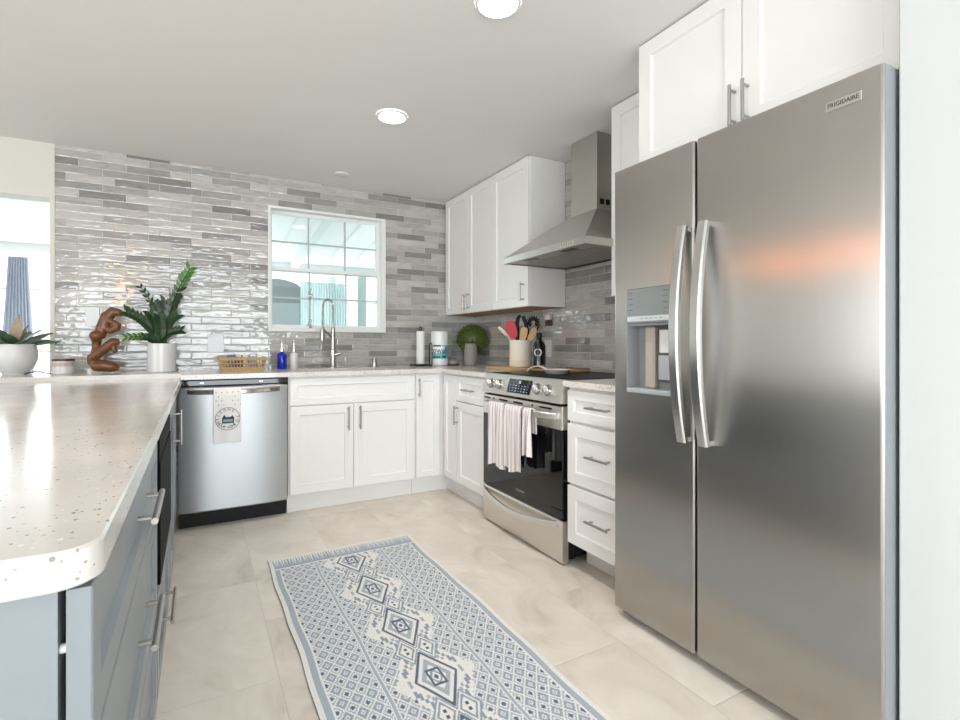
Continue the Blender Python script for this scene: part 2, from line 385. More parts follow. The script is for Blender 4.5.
mb = MB(); mb.box(2.1, 2.2, 0.14, SY+0.15, -0.1, 2.6); mb.box(-7.0, -6.9, 0.14, SY+0.15, -0.1, 2.6); mb.box(0.0, 2.2, 0.14, 0.2, -0.1, 2.6)
mb.box(-6.9, JX, 0.14, 0.16, 1.9883, 2.6); mb.box(XL, 0, 0.14, 0.16, 2.2, 2.6)
struct(mb.build('wall_sunroom_side', white_paint, loc=(0, 0, 0)))
struct(MB().box(-30, 30, SY+0.2, 40, -0.5, -0.4).build('ground', pm('pale_patio_ground', (200,204,200), 0.8, var=0.1, scale=1), loc=(0, 0, 0)))

# ================================================================ base cabinets
FB = -0.6386; FR = -0.637     # front planes of the door faces, back run and right run
CT = 0.9051; CTB = 0.8768
YB0 = FB + 0.02; XR0 = FR + 0.02
def toe_back(x0, x1, par): B(x0, x1, -0.565, -0.545, 0.0, 0.118).build('toe_kick', cab, par)
# sink cabinet
t = thing('sink_cabinet', (-1.28, -0.3, 0), 'white shaker base cabinet under the sink with two doors', 'cabinet')
mb = B(-1.7085, -0.8515, YB0, -0.02, 0.118, 0.66); mb.box(-1.7085, -0.8515, YB0, -0.575, 0.66, CTB-0.002); mb.build('body', cab, t); toe_back(-1.7085, -0.8515, t)
M = back_map(YB0)
shaker(MB(), M, -1.700, -0.857, 0.692, 0.862, rail=0.045).build('drawer_front', cab, t)
for u0, u1, hx in ((-1.700, -1.2955, -1.332), (-1.2925, -0.857, -1.254)):
    d = shaker(MB(), M, u0, u1, 0.128, 0.686).build('door', cab, t)
    bar_pull(M, hx, 0.515, hx, 0.672, 0.02, parent=d)
# corner cabinet with a folded door
t = thing('corner_cabinet', (-0.3, -0.3, 0), 'white corner base cabinet with a narrow hinged corner door', 'cabinet')
mb = B(-0.849, -0.04, YB0, -0.02, 0.118, CTB-0.002); mb.box(XR0, -0.04, -0.853, YB0+0.001, 0.118, CTB-0.002); mb.build('body', cab, t)
mb = B(-0.849, -0.55, -0.565, -0.545, 0, 0.118); mb.box(-0.565, -0.545, -0.853, -0.5655, 0, 0.118); mb.build('toe_kick', cab, t)
d = shaker(MB(), M, -0.843, -0.6595, 0.128, 0.862, rail=0.045).build('door', cab, t)
bar_pull(M, -0.826, 0.71, -0.826, 0.84, 0.02, parent=d)
MR = right_map(XR0)
shaker(MB(), MR, -0.848, -0.6605, 0.128, 0.862, rail=0.045).build('door', cab, t)
def cab_right(name, y0, y1, label):
    t = thing(name, (-0.3, (y0+y1)/2, 0), label, 'cabinet')
    B(XR0, -0.02, y0, y1, 0.118, CTB-0.002).build('body', cab, t)
    xt = -0.545 if y0 > -1.5 else -0.49
    B(xt-0.02, xt, y0, y1, 0, 0.118).build('toe_kick', cab, t)
    return t
t = cab_right('base_cabinet', -1.252, -0.857, 'white base cabinet left of the range, one drawer over one door')
d = shaker(MB(), MR, -1.247, -0.862, 0.692, 0.862, rail=0.045).build('drawer', cab, t); bar_pull(MR, -1.125, 0.776, -0.985, 0.776, 0.02, parent=d)
d = shaker(MB(), MR, -1.247, -0.862, 0.128, 0.686).build('door', cab, t); bar_pull(MR, -0.888, 0.53, -0.888, 0.66, 0.02, parent=d)
t = cab_right('drawer_cabinet', -2.438, -2.034, 'white three-drawer base cabinet between range and refrigerator')
for z0, z1, hz in ((0.715, 0.862, 0.792), (0.416, 0.702, 0.568), (0.128, 0.404, 0.276)):
    d = shaker(MB(), MR, -2.432, -2.039, z0, z1, rail=0.045 if z0 > 0.7 else 0.058).build('drawer', cab, t)
    bar_pull(MR, -2.335, hz, -2.195, hz, 0.02, parent=d)

# ---- worktops
mb = MB()   # L-shaped, opening over the sink left free
SX0, SX1, SY0, SY1 = -1.62, -1.0, -0.56, -0.22
for a in ((-2.2965, SX0, -0.6586, -0.001), (SX1, -0.001, -0.6586, -0.001), (SX0, SX1, -0.6586, SY0), (SX0, SX1, SY1, -0.001), (-0.6574, -0.001, -1.2535, -0.6586)):
    mb.box(a[0], a[1], a[2], a[3], CTB, CT)
mb.box(-3.016, -2.2965, -0.48, -0.005, 0.8768, CT); mb.box(-4.55, -3.016, -0.48, 0.135, 0.8768, CT)
tag(mb.build('worktop', quartz_m), 'long speckled white quartz worktop running around the corner, with the sink', 'countertop')
tag(B(-0.6574, -0.001, -2.4385, -2.0265, CTB, CT, 0.002).build('worktop', quartz_m), 'short white quartz worktop piece between range and refrigerator', 'countertop')
# sink bowl
mb = MB(); z0 = 0.68
mb.poly([[(SX0-0.01, SY0-0.01, CTB-0.001), (SX1+0.01, SY0-0.01, CTB-0.001), (SX1+0.01, SY1+0.01, CTB-0.001), (SX0-0.01, SY1+0.01, CTB-0.001)],
         [(SX0-0.01, SY0-0.01, z0), (SX1+0.01, SY0-0.01, z0), (SX1+0.01, SY1+0.01, z0), (SX0-0.01, SY1+0.01, z0)],
         [(SX0+0.0, SY0+0.0, z0+0.004), (SX1-0.0, SY0+0.0, z0+0.004), (SX1-0.0, SY1-0.0, z0+0.004), (SX0+0.0, SY1-0.0, z0+0.004)],
         [(SX0+0.0, SY0+0.0, CTB-0.001), (SX1-0.0, SY0+0.0, CTB-0.001), (SX1-0.0, SY1-0.0, CTB-0.001), (SX0+0.0, SY1-0.0, CTB-0.001)]], cap=False)
mb.quad((SX0-0.01, SY0-0.01, z0), (SX1+0.01, SY0-0.01, z0), (SX1+0.01, SY1+0.01, z0), (SX0-0.01, SY1+0.01, z0))
mb.quad((SX0, SY0, z0+0.004), (SX1, SY0, z0+0.004), (SX1, SY1, z0+0.004), (SX0, SY1, z0+0.004))
tag(mb.build('sink', nickel), 'stainless undermount sink set into the worktop below the window', 'sink')

# ---- peninsula: worktop with a rounded near corner, three units
PT, PB = 0.8794, 0.840; PXR = -2.297; PYN = -3.318; PXL = -3.30
r = 0.036
out = [(PXL, -0.4805), (PXR, -0.4805)] + [(PXR-r+r*math.cos(-a*PI/2/10), PYN+r+r*math.sin(-a*PI/2/10)) for a in range(11)] + [(PXL, PYN)]
def inset(pts, d):
    cx = sum(p[0] for p in pts)/len(pts); cy = sum(p[1] for p in pts)/len(pts)
    return [(p[0]-d*(1 if p[0] > cx else -1), p[1]-d*(1 if p[1] > cy else -1)) for p in pts]
i1 = inset(out, 0.003)
mb = MB().poly([[(x, y, PB) for x, y in i1], [(x, y, PB+0.003) for x, y in out], [(x, y, PT-0.003) for x, y in out], [(x, y, PT) for x, y in i1]])
tag(mb.build('worktop', quartz_m), 'large speckled quartz peninsula worktop with rounded near corner', 'countertop')
PF = -2.327; MP = pen_map(PF); PFX = PF+0.022
def pen_unit(name, y0, y1, label, cat='cabinet'):
    t = thing(name, (-2.6, (y0+y1)/2, 0), label, cat)
    B(-2.92, PF-0.006, y0, y1, 0.105, PB-0.001).build('body', pen_paint, t)
    B(-2.92, -2.40, y0, y1, 0.0, 0.104).build('toe_kick', pen_paint, t)
    return t
t = pen_unit('drawer_unit', -3.298, -2.37, 'pale grey peninsula drawer unit nearest the camera')
for z0, z1, hz in ((0.664, 0.832, 0.763), (0.400, 0.656, 0.535), (0.125, 0.393, 0.26)):
    d = shaker(MB(), pen_map(PF), -3.294, -2.374, z0, z1, t=0.022, rail=0.05).build('drawer', pen_paint, t)
    bar_pull(pen_map(PF), -2.875, hz, -2.665, hz, 0.022, parent=d, out=0.027, r=0.006)
mb = MB(); mb.tube([(PF-0.006, -3.285, 0.77), (PF-0.0001, -3.285, 0.77)], 0.005); mb.build('bumper', ceramic, t)
t = pen_unit('microwave_unit', -2.366, -1.755, 'pale grey peninsula unit holding the built-in black microwave')
d = shaker(MB(), pen_map(PF), -2.360, -1.760, 0.125, 0.40, t=0.022, rail=0.05).build('drawer', pen_paint, t)
bar_pull(pen_map(PF), -2.18, 0.24, -1.94, 0.24, 0.022, parent=d, out=0.027, r=0.006)
matt_black = pm('matt_black_glass', (10,10,11), 0.6, spec=0.08)
t2 = thing('microwave', (-2.31, -2.06, 0.42), 'black glass built-in microwave in the side of the peninsula', 'microwave')
B(PF-0.004, PFX-0.004, -2.355, -1.765, 0.42, 0.828, 0.002).build('front_frame', black_plastic, t2)
B(PFX-0.004, PFX+0.006, -2.350, -1.77, 0.43, 0.76, 0.002).build('door', matt_black, t2)
B(PFX-0.004, PFX+0.004, -2.350, -1.77, 0.765, 0.822, 0.002).build('control_strip', matt_black, t2)
t = pen_unit('corner_door_unit', -1.751, -0.67, 'pale grey peninsula unit with a tall door next to the dishwasher')
d = shaker(MB(), pen_map(PF), -1.745, -1.33, 0.125, 0.832, t=0.022, rail=0.05).build('door', pen_paint, t)
bar_pull(pen_map(PF), -1.41, 0.64, -1.41, 0.795, 0.022, parent=d, out=0.03, r=0.006)
B(PF-0.006, PF+0.008, -1.325, -0.672, 0.105, 0.832).build('filler_panel', pen_paint, t)
tag(B(-2.95, -2.9205, -3.298, -0.50, 0.0, PB-0.001).build('back_panel', pen_paint), 'pale grey panel closing the far side of the peninsula', 'panel')

# ================================================================ dishwasher
DX0, DX1 = -2.3115, -1.716
t = thing('dishwasher', ((DX0+DX1)/2, -0.35, 0), 'stainless steel dishwasher under the back worktop', 'dishwasher')
B(DX0+0.018, DX1-0.002, -0.61, -0.05, 0.10, 0.874).build('body', black_plastic, t)
B(DX0, DX1, -0.57, -0.54, 0.0, 0.10).build('toe_kick', black_plastic, t)
# gently convex steel door
mb = MB(); loops = []
for i in range(13):
    f = i/12; x = DX0 + (DX1-DX0)*f; y = -0.640 - 0.018*(1-(2*f-1)**4)
    loops.append([(x, -0.61, 0.105), (x, y+0.006, 0.105), (x, y, 0.112), (x, y, 0.826), (x, y+0.008, 0.834), (x, -0.61, 0.834)])
mb.poly(loops); dd = mb.build('door', dw_steel, t)
mb = B(DX0+0.002, DX1-0.002, -0.648, -0.61, 0.838, 0.872, 0.004); cp = mb.build('control_panel', black_glass, t)
for x in (-2.19, -1.87): B(x-0.012, x+0.012, -0.6495, -0.6475, 0.85, 0.860, 0.001).build('latch', nickel, cp)
pts = [(DX0+0.05+(DX1-DX0-0.1)*i/24, -0.652-0.042*math.sin(PI*i/24)**0.5, 0.806-0.004*math.sin(PI*i/24)) for i in range(25)]
mb = MB().ribbon(pts, 0.013, 0.007, (0, 0, 1)); mb.build('handle', pm('dark_polished_steel', (150,140,128), 0.12, 1.0), dd)
# the tea towel over its handle
def drape(mb, x0, x1, ytop, z, front, back, yf, fold=0.0):
    n = 14; loops = []
    for i in range(n+1):
        f = i/n; x = x0+(x1-x0)*f; wv = fold*math.sin(f*PI*3)
        prof = [(yf+0.028, z-back), (yf+0.026, z-0.02), (yf+0.024, z+0.008), (yf+0.012, z+0.017), (yf, z+0.010), (yf-0.004+wv*0.4, z-0.03), (yf-0.006+wv, z-front*0.5), (yf-0.005+wv, z-front)]
        outr = [(x+0.0, y, zz) for y, zz in prof]; inn = [(x, y+(0.003 if k > 3 else -0.003), zz-(0.003 if 2 <= k <= 4 else 0)) for k, (y, zz) in enumerate(prof)][::-1]
        loops.append(outr+inn)
    return mb.poly(loops)
t = thing('tea_towel', (-2.058, -0.70, 0.505), 'white printed tea towel hanging on the dishwasher handle', 'towel')
drape(MB(), -2.131, -1.986, 0, 0.812, 0.305, 0.20, -0.710, 0.002).build('cloth', white_cloth, t, angle=60)
yt = -0.7185; tc = (-2.058, 0.648)
mb = MB()
ring = lambda r: [(tc[0]+r*math.cos(2*PI*k/48), yt, tc[1]+r*math.sin(2*PI*k/48)) for k in range(48)]
mb.poly([ring(0.066), ring(0.0635)], cap=False)
mb2 = mb
def arc_text(mb, txt, rad, a0, a1, size, flip=False):
    n = len(txt)
    for i, ch in enumerate(txt):
        if ch == ' ': continue
        a = a0+(a1-a0)*i/max(1, n-1); rot = a-PI/2 if not flip else a+PI/2
        cx, cz = tc[0]+rad*math.cos(a), tc[1]+rad*math.sin(a)
        m = text_mesh(ch, size, None, None, None, lambda x, y, z: (cx+x*math.cos(rot)-y*math.sin(rot), yt-z, cz+x*math.sin(rot)+y*math.cos(rot)), 0.0003)
        me = bpy.data.meshes.new('glyph'); m.bm.to_mesh(me); m.bm.free(); mb.bm.from_mesh(me); bpy.data.meshes.remove(me)
arc_text(mb, 'WELCOME TO', 0.052, math.radians(205), math.radians(-15), 0.021)
arc_text(mb, 'OUR HOME', 0.050, math.radians(222), math.radians(318), 0.021, True)
for i in range(5):
    for j in range(4):
        x = -2.118+i*0.029+(0.012 if j % 2 else 0); z = 0.80-j*0.024
        mb.quad((x-0.004, yt+0.006-j*0.001, z-0.001), (x+0.004, yt+0.006-j*0.001, z+0.001), (x+0.003, yt+0.006-j*0.001, z+0.004), (x-0.003, yt+0.006-j*0.001, z+0.003))
mb.build('lettering', ink, t, smooth=False)
mb = MB(); yy = yt-0.0003
mb.poly([[(tc[0]+x, y, tc[1]+z) for x, z in ((-0.030, -0.026), (0.032, -0.026), (0.034, 0.004), (0.024, 0.020), (0.016, 0.010), (-0.010, 0.010), (-0.018, 0.024), (-0.030, 0.004))] for y in (yy, yy-0.0006)])
h = mb.build('house_print', pm('teal_black_print', (44,62,70), 0.7), t)
mb = MB(); mb.poly([[(tc[0]+x, y, tc[1]+z) for x, z in ((-0.024, -0.018), (0.026, -0.018), (0.026, -0.002), (-0.024, -0.002))] for y in (yy-0.0006, yy-0.001)])
mb.build('house_front', pm('pale_teal_print', (130,172,180), 0.7), h)

# ================================================================ range
RY0, RY1 = -2.0205, -1.2573; RX = -0.6516; RM = (RY0+RY1)/2
t = thing('range', (-0.35, RM, 0), 'stainless steel electric range with black oven door', 'oven')
B(-0.615, -0.02, RY0+0.004, RY1-0.004, 0.03, 0.895).build('body', black_plastic, t)
for y in (RY0+0.06, RY1-0.06):
    for x in (-0.55, -0.1): MB().lathe((x, y, 0), [(0.02, 0), (0.02, 0.032)], 12).build('foot', black_plastic, t)
B(-0.585, -0.004, RY0, RY1, 0.893, 0.908, 0.003).build('cooktop', pm('cooktop_glass', (8,8,9), 0.3, spec=0.03, var=0.02), t)
# slanted control panel
prof = [(-0.60, 0.79), (-0.662, 0.79), (-0.664, 0.795), (-0.632, 0.900), (-0.624, 0.907), (-0.585, 0.907), (-0.585, 0.79)]
cp = MB().poly([[(x, y, z) for x, z in prof] for y in (RY0, RY1)]).build('control_panel', range_steel, t)
def slant(y, s, d):   # s 0..1 up the slanted face, d outwards
    ax, az, bx, bz = -0.664, 0.795, -0.632, 0.900; n = Vector((-(bz-az), 0, (bx-ax))).normalized()
    return Vector((ax+(bx-ax)*s, y, az+(bz-az)*s)) + n*d
def slab(y0, y1, s0, s1, d, mat, nm, par):
    mb = MB(); mb.poly([[slant(y0, s0, q), slant(y1, s0, q), slant(y1, s1, q), slant(y0, s1, q)] for q in (-0.001, d)])
    return mb.build(nm, mat, par)
dp = slab(-1.756, -1.535, 0.14, 0.86, 0.002, black_glass, 'display', cp)
lcd = emit('display_glow', (190,215,255), 0.35)
mbd = MB()
def on_disp(y, s): return lambda x, yy, z: slant(y-x, s+yy/0.1098, 0.0026+z)
m = text_mesh('95', 0.022, None, None, None, on_disp(-1.645, 0.70), 0.0002)
mbd = m
for rrow, s in enumerate((0.24, 0.38, 0.52)):
    for k in range(7):
        y = -1.56-k*0.028; wd = 0.0025+0.004*((k*7+rrow*3) % 3)/2
        mbd.poly([[slant(y+wd, s, q), slant(y-wd, s, q), slant(y-wd, s+0.022, q), slant(y+wd, s+0.022, q)] for q in (0.0022, 0.0028)])
mbd.build('display_marks', lcd, dp, smooth=False)
n = (slant(0, 0, 1)-slant(0, 0, 0)).normalized()
for y in (-1.352, -1.448, -1.815, -1.905):
    c = slant(y, 0.5, 0); mb = MB()
    mb.tube([c, c+n*0.006], 0.031, 24); mb.tube([c+n*0.006, c+n*0.022, c+n*0.026], [0.026, 0.024, 0.021], 24)
    k = mb.build('knob', chrome, cp)
    mb = MB(); mb.ribbon([c+n*0.025+Vector((0, 0, -0.018)), c+n*0.03, c+n*0.025+Vector((0, 0, 0.018))], 0.005, 0.006, (0, 1, 0)); mb.build('knob_grip', handle_steel, k)
# oven door: steel band with slots over black glass
od = B(RX, -0.615, RY0, RY1, 0.225, 0.66, 0.003).build('oven_door', black_glass, t)
MRG = right_map(RX)
mb = B(RX-0.002, -0.612, RY0, RY1, 0.661, 0.778, 0.003); bd = mb.build('door_band', range_steel, od)
for y, wd in ((-1.31, 0.035), (-1.385, 0.008), (-1.49, 0.045), (-1.64, 0.045), (-1.775, 0.008), (-1.89, 0.05)): B(RX-0.0032, RX-0.0015, y-wd, y+wd, 0.753, 0.763).build('vent_slot', black_plastic, bd)
B(RX-0.0012, RX+0.001, -1.86, -1.42, 0.30, 0.60, 0.001).build('window', pm('smoked_glass', (14,16,18), 0.03, spec=0.6), od)
pts = [(RX-0.012-0.045*math.sin(PI*i/20)**0.45, RY1-0.035+(RY0-RY1+0.07)*i/20, 0.728) for i in range(21)]
soft_steel = pm('soft_satin_steel', (232,230,226), 0.42, 1.0, var=0.01)
MB().ribbon(pts, 0.016, 0.010, (0, 0, 1)).build('handle', soft_steel, od)
text_mesh('FRIGIDAIRE', 0.016, 'lettering', pm('silver_print', (190,190,190), 0.3, 0.8), od, lambda x, y, z: (RX-0.0006-z, RM-0.02-x, 0.275+y))
dr = MB()
prof = [(-0.615, 0.012), (RX+0.004, 0.012), (RX, 0.018), (RX, 0.205), (RX+0.008, 0.216), (-0.615, 0.216)]
dr.poly([[(x, y, z) for x, z in prof] for y in (RY0, RY1)]); dr = dr.build('drawer', range_steel, t)
pts = [(RX-0.010-0.034*math.sin(PI*i/20)**0.6, RY1-0.02+(RY0-RY1+0.05)*i/20, 0.200-0.040*math.sin(PI*i/20)) for i in range(21)]
MB().ribbon(pts, 0.015, 0.010, (0, 0, 1)).build('handle', soft_steel, dr)

# dish towels over the oven handle
def oven_towel(y0, y1, front, label, seed, yf=-0.0, dx=0.0):
    rr = random.Random(seed); t = thing('dish_towel', (-0.72, (y0+y1)/2, 0.73-front), label, 'towel', 'dish towels on the oven handle')
    n = 26; loops = []; xh = -0.7105+dx
    cols = []
    for i in range(n+1):
        f = i/n; y = y0+(y1-y0)*f; wv = 0.010*math.sin(f*PI*4+seed)+0.005*math.sin(f*PI*9)
        lo = front*(1+0.03*math.sin(f*7+seed))
        prof = [(xh+0.030, 0.62), (xh+0.028, 0.70), (xh+0.024, 0.745), (xh+0.006, 0.754), (xh-0.013, 0.747), (xh-0.017+wv*0.2, 0.715), (xh-0.019+wv*0.7, 0.73-lo*0.5), (xh-0.017+wv, 0.73-lo)]
        outr = [(x, y+(0.012*(f-0.5) if k > 5 else 0), z) for k, (x, z) in enumerate(prof)]
        inn = [(x+(0.004 if k > 3 else -0.004), y+(0.012*(f-0.5) if k > 5 else 0), z-(0.004 if 2 <= k <= 4 else 0)) for k, (x, z) in enumerate(prof)][::-1]
        loops.append(outr+inn)
    MB().poly(loops).build('cloth', stripe_cloth, t, angle=70)
    return t
tt = NT('stitched_striped_cotton'); p = tt.n('ShaderNodeSeparateXYZ', {'Vector': tt.coord()})
st = tt.math('LESS_THAN', tt.math('FRACT', tt.math('DIVIDE', p.outputs[1], 0.026)), 0.28)
ds = tt.math('GREATER_THAN', tt.math('FRACT', tt.math('DIVIDE', p.outputs[2], 0.012)), 0.4)
c = tt.mix(tt.math('MULTIPLY', st, 0.45), lin((238,230,228)), lin((202,178,180)))
c = tt.mix(tt.math('MULTIPLY', tt.math('MULTIPLY', st, ds), 0.55), c, lin((120,110,118)))
tt.set(tt.b.inputs['Base Color'], c); tt.b.inputs['Roughness'].default_value = 0.9
stripe_cloth = tt.m
oven_towel(-1.602, -1.438, 0.335, 'left dish towel with stitched pink stripes on the oven handle', 1)
oven_towel(-1.772, -1.618, 0.325, 'right dish towel with stitched pink stripes on the oven handle', 4)
oven_towel(-1.852, -1.785, 0.22, 'short narrow end of a dish towel beside the right striped towel', 2)

# ================================================================ refrigerator
XF = -0.735; FY0, FY1, FYS = -3.344, -2.4448, -2.817; FT = 1.77
t = thing('refrigerator', (-0.35, (FY0+FY1)/2, 0), 'stainless steel side-by-side refrigerator with ice dispenser', 'refrigerator')
DB = XF+0.075
B(DB+0.008, -0.03, FY0+0.012, FY1-0.012, 0.03, FT-0.025).build('body', grey_side, t)
def fdoor(y0, y1, hole=None):
    """door slab with rounded long edges; hole = (y0, y1, z0, z1)"""
    z0, z1 = 0.035, FT; r = 0.010
    def prof(ya, yb, ra, rb):
        P = [(DB, ya)]
        P += [(XF+r-r*math.sin(a), ya+r-r*math.cos(a)) for a in [PI/2*i/5 for i in range(6)]] if ra else [(XF, ya)]
        P += [(XF+r-r*math.cos(a), yb-r+r*math.sin(a)) for a in [PI/2*i/5 for i in range(6)]] if rb else [(XF, yb)]
        P += [(DB, yb)]
        return P
    mb = MB()
    def blk(ya, yb, za, zb, ra, rb): mb.poly([[(x, y, z) for x, y in prof(ya, yb, ra, rb)] for z in (za, zb)])
    if hole is None: blk(y0, y1, z0, z1, True, True)
    else:
        a, b, c, d = hole
        blk(y0, y1, z0, c, True, True); blk(y0, y1, d, z1, True, True); blk(y0, a, c, d, True, False); blk(b, y1, c, d, False, True)
    return mb
HY0, HY1, HZ0, HZ1 = -2.7185, -2.5125, 0.895, 1.294
dl = fdoor(FYS+0.0035, FY1, (HY0, HY1, HZ0, HZ1)).build('freezer_door', fridge_steel, t)
dr = fdoor(FY0, FYS-0.0035).build('fridge_door', fridge_steel, t)
for d in (dl, dr):
    d.data.materials.append(grey_side)
    for p in d.data.polygons:
        if abs(p.normal.y) > 0.9 and abs(p.center.y+WL[d.name].y-FYS) > 0.1: p.material_index = 1
B(XF+0.03, DB+0.006, FYS-0.0034, FYS+0.0034, 0.05, FT-0.01).build('gasket', dark_gap, t)
# dispenser
disp_grey = pm('dispenser_grey', (146,148,150), 0.35); silver = pm('silver_plastic', (186,192,196), 0.3, 0.3, var=0.02)
ds = B(XF-0.001, XF+0.03, HY0, HY1, 1.162, HZ1, 0.002).build('dispenser_panel', pm('dispenser_face', (150,152,152), 0.22, 0.8), dl)
B(XF-0.002, XF+0.004, HY0+0.004, HY1-0.004, 1.1687, 1.188, 0.001).build('button_strip', pm('light_silver', (205,212,215), 0.25, 0.3), ds)
mb = MB()
for k in range(5): y = HY1-0.075-k*0.022; mb.box(XF-0.0026, XF-0.0018, y-0.007, y+0.003, 1.1765, 1.1802)
for k in range(4): mb.box(XF-0.0018, XF-0.0008, HY0+0.012, HY0+0.032, 1.21+k*0.022, 1.213+k*0.022); mb.box(XF-0.0018, XF-0.0008, HY1-0.032, HY1-0.012, 1.21+k*0.022, 1.213+k*0.022)
mb.build('button_marks', pm('grey_print', (110,116,120), 0.5), ds)
mb = MB(); mb.box(XF+0.066, XF+0.07, HY0, HY1, HZ0, 1.162); mb.box(XF+0.002, XF+0.07, HY0, HY0+0.003, HZ0, 1.162); mb.box(XF+0.002, XF+0.07, HY1-0.003, HY1, HZ0, 1.162); mb.box(XF+0.01, XF+0.07, HY0, HY1, 1.152, 1.1615)
mb.build('dispenser_recess', disp_grey, dl)
B(XF-0.004, XF+0.068, HY0+0.001, HY1-0.001, HZ0+0.001, HZ0+0.018, 0.003).build('drip_tray', silver, dl)
mb = MB(); mb.box(XF+0.045, XF+0.067, -2.688, -2.622, 0.94, 1.145, 0.004)
pd = mb.build('paddle', pm('dark_trim', (92,94,96), 0.4), dl)
B(XF+0.041, XF+0.0455, -2.680, -2.630, 0.95, 1.04, 0.001).build('paddle_plate', silver, pd); B(XF+0.041, XF+0.0455, -2.676, -2.634, 1.05, 1.135, 0.001).build('paddle_plate', ceramic, pd)
MB().box(XF+0.035, XF+0.067, -2.613, -2.567, HZ0+0.018, 1.151, 0.008).build('chute', pm('beige_plastic', (182,172,160), 0.4), dl)
# bowed handles
for y, par in ((FYS+0.034, dl), (FYS-0.048, dr)):
    N = 28; pts = []
    for i in range(N+1):
        f = i/N; bow = 1-(2*f-1)**2
        pts.append((XF-0.020-0.042*bow, y, 0.7497+(1.4816-0.7497)*f))
    mb = MB().ribbon(pts, 0.0185, 0.011, (0, 1, 0))
    for z, zz in ((0.757, 0.80), (1.474, 1.434)): mb.poly([[(XF-0.0005, y-0.012, z-0.008), (XF-0.0005, y+0.012, z-0.008), (XF-0.0005, y+0.012, z+0.008), (XF-0.0005, y-0.012, z+0.008)], [(XF-0.026, y-0.012, z-0.007), (XF-0.026, y+0.012, z-0.007), (XF-0.026, y+0.012, z+0.007), (XF-0.026, y-0.012, z+0.007)]])
    mb.build('handle', handle_steel, par)
bd = B(XF-0.003, XF+0.001, -3.297, -3.215, 1.698, 1.723, 0.001).build('badge', pm('badge_silver', (196,194,190), 0.3, 0.8), dr)
text_mesh('FRIGIDAIRE', 0.0165, 'lettering', ink, bd, lambda x, y, z: (XF-0.0034-z, -3.256-x*0.86, 1.7107+y))
for y in (FY0+0.06, FY1-0.06): B(DB-0.05, DB+0.06, y-0.04, y+0.04, FT-0.022, FT+0.014, 0.004).build('hinge_cover', grey_side, t)
mb = B(DB+0.022, DB+0.06, FY0+0.02, FY1-0.02, 0.012, 0.06); mb.build('grille', pm('dark_grille', (44,45,47), 0.5), t)
for y in (FY1-0.075, FY0+0.075): MB().poly([[(DB-0.045+a, y-0.065+b, z), (DB+0.02, y-0.065+b, z), (DB+0.02, y+0.065-b, z), (DB-0.045+a, y+0.065-b, z)] for a, b, z in ((0.012, 0.03, 0.0), (0.0, 0.012, 0.006), (0.0, 0.0, 0.034))]).build('roller_foot', grey_side, t)

# ================================================================ wall cabinets
XU = -0.3102; ZU = 1.3305; XU0 = XU+0.02; MU = right_map(XU0)
board_under = pm('raw_underside', (176,142,112), 0.6)
def wall_cab(name, y0, y1, z0, xb, label, doors, rail=0.062):
    t = thing(name, (-0.15, (y0+y1)/2, z0), label, 'cabinet')
    B(xb, -0.002, y0, y1, z0+0.003, H-0.002).build('body', cab, t)
    B(xb+0.01, -0.004, y0+0.004, y1-0.004, z0, z0+0.0028).build('underside', board_under, t)
    MM = right_map(xb)
    for a, b, hy, h0, h1 in doors:
        d = shaker(MB(), MM, a+0.0015, b-0.0015, z0+0.002, H-0.006, rail=rail).build('door', cab, t)
        if hy is not None: bar_pull(MM, hy, h0, hy, h1, 0.02, parent=d)
    return t
wall_cab('wall_cabinet', -0.788, -0.012, ZU, XU0, 'white two-door wall cabinet in the back corner', [(-0.4186, -0.014, -0.390, 1.355, 1.487), (-0.786, -0.4186, -0.449, 1.358, 1.492)], 0.058)
wall_cab('wall_cabinet', -1.2521, -0.7895, ZU, XU0, 'white single-door wall cabinet left of the range hood', [(-1.2515, -0.791, -1.203, 1.365, 1.495)])
wall_cab('wall_cabinet', -2.4395, -1.9946, ZU, XU0, 'narrow white wall cabinet between range hood and refrigerator', [(-2.4385, -1.996, None, 0, 0)])
wall_cab('wall_cabinet', -3.3495, -2.4412, 1.80, -0.576, 'deep white two-door cabinet over the refrigerator', [(-2.8907, -2.443, -2.868, 1.822, 1.958), (-3.3485, -2.8907, -2.914, 1.822, 1.958)])

# ================================================================ range hood
HX = -0.4992; HY_0, HY_1 = -2.0099, -1.2556; HZ = 1.59
t = thing('range_hood', (-0.25, (HY_0+HY_1)/2, HZ), 'stainless steel chimney range hood above the range', 'range hood')
CX = -0.1728; CY0, CY1 = -1.7423, -1.5205; ZC = 1.865
mb = MB()
rect = lambda x, y0, y1, z: [(x, y0, z), (x, y1, z), (-0.002, y1, z), (-0.002, y0, z)]
mb.poly([rect(HX, HY_0, HY_1, HZ), rect(HX, HY_0, HY_1, 1.627), rect(CX-0.012, CY0-0.012, CY1+0.012, ZC)], cap=False)
mb.poly([rect(HX+0.002, HY_0+0.002, HY_1-0.002, HZ), rect(HX+0.002, HY_0+0.002, HY_1-0.002, 1.625), rect(CX-0.008, CY0-0.01, CY1+0.01, ZC-0.004)], cap=False)
can = mb.build('canopy', hood_steel, t)
mb = B(HX+0.004, -0.004, HY_0+0.004, HY_1-0.004, HZ+0.006, HZ+0.014); un = mb.build('underside', pm('hood_underside', (176,172,165), 0.4, 0.6), t)
for y in (-1.45, -1.80): B(-0.445, -0.40, y-0.05, y+0.05, HZ+0.003, HZ+0.007).build('lamp_panel', pm('dark_lamp_panel', (36,34,32), 0.3), un)
mb = MB()
for y in (-1.47, -1.79):
    for k in range(9): mb.box(-0.37+k*0.036, -0.352+k*0.036, y-0.15, y+0.15, HZ+0.0035, HZ+0.0062)
mb.build('filter', pm('filter_metal', (160,156,150), 0.45, 0.6), un)
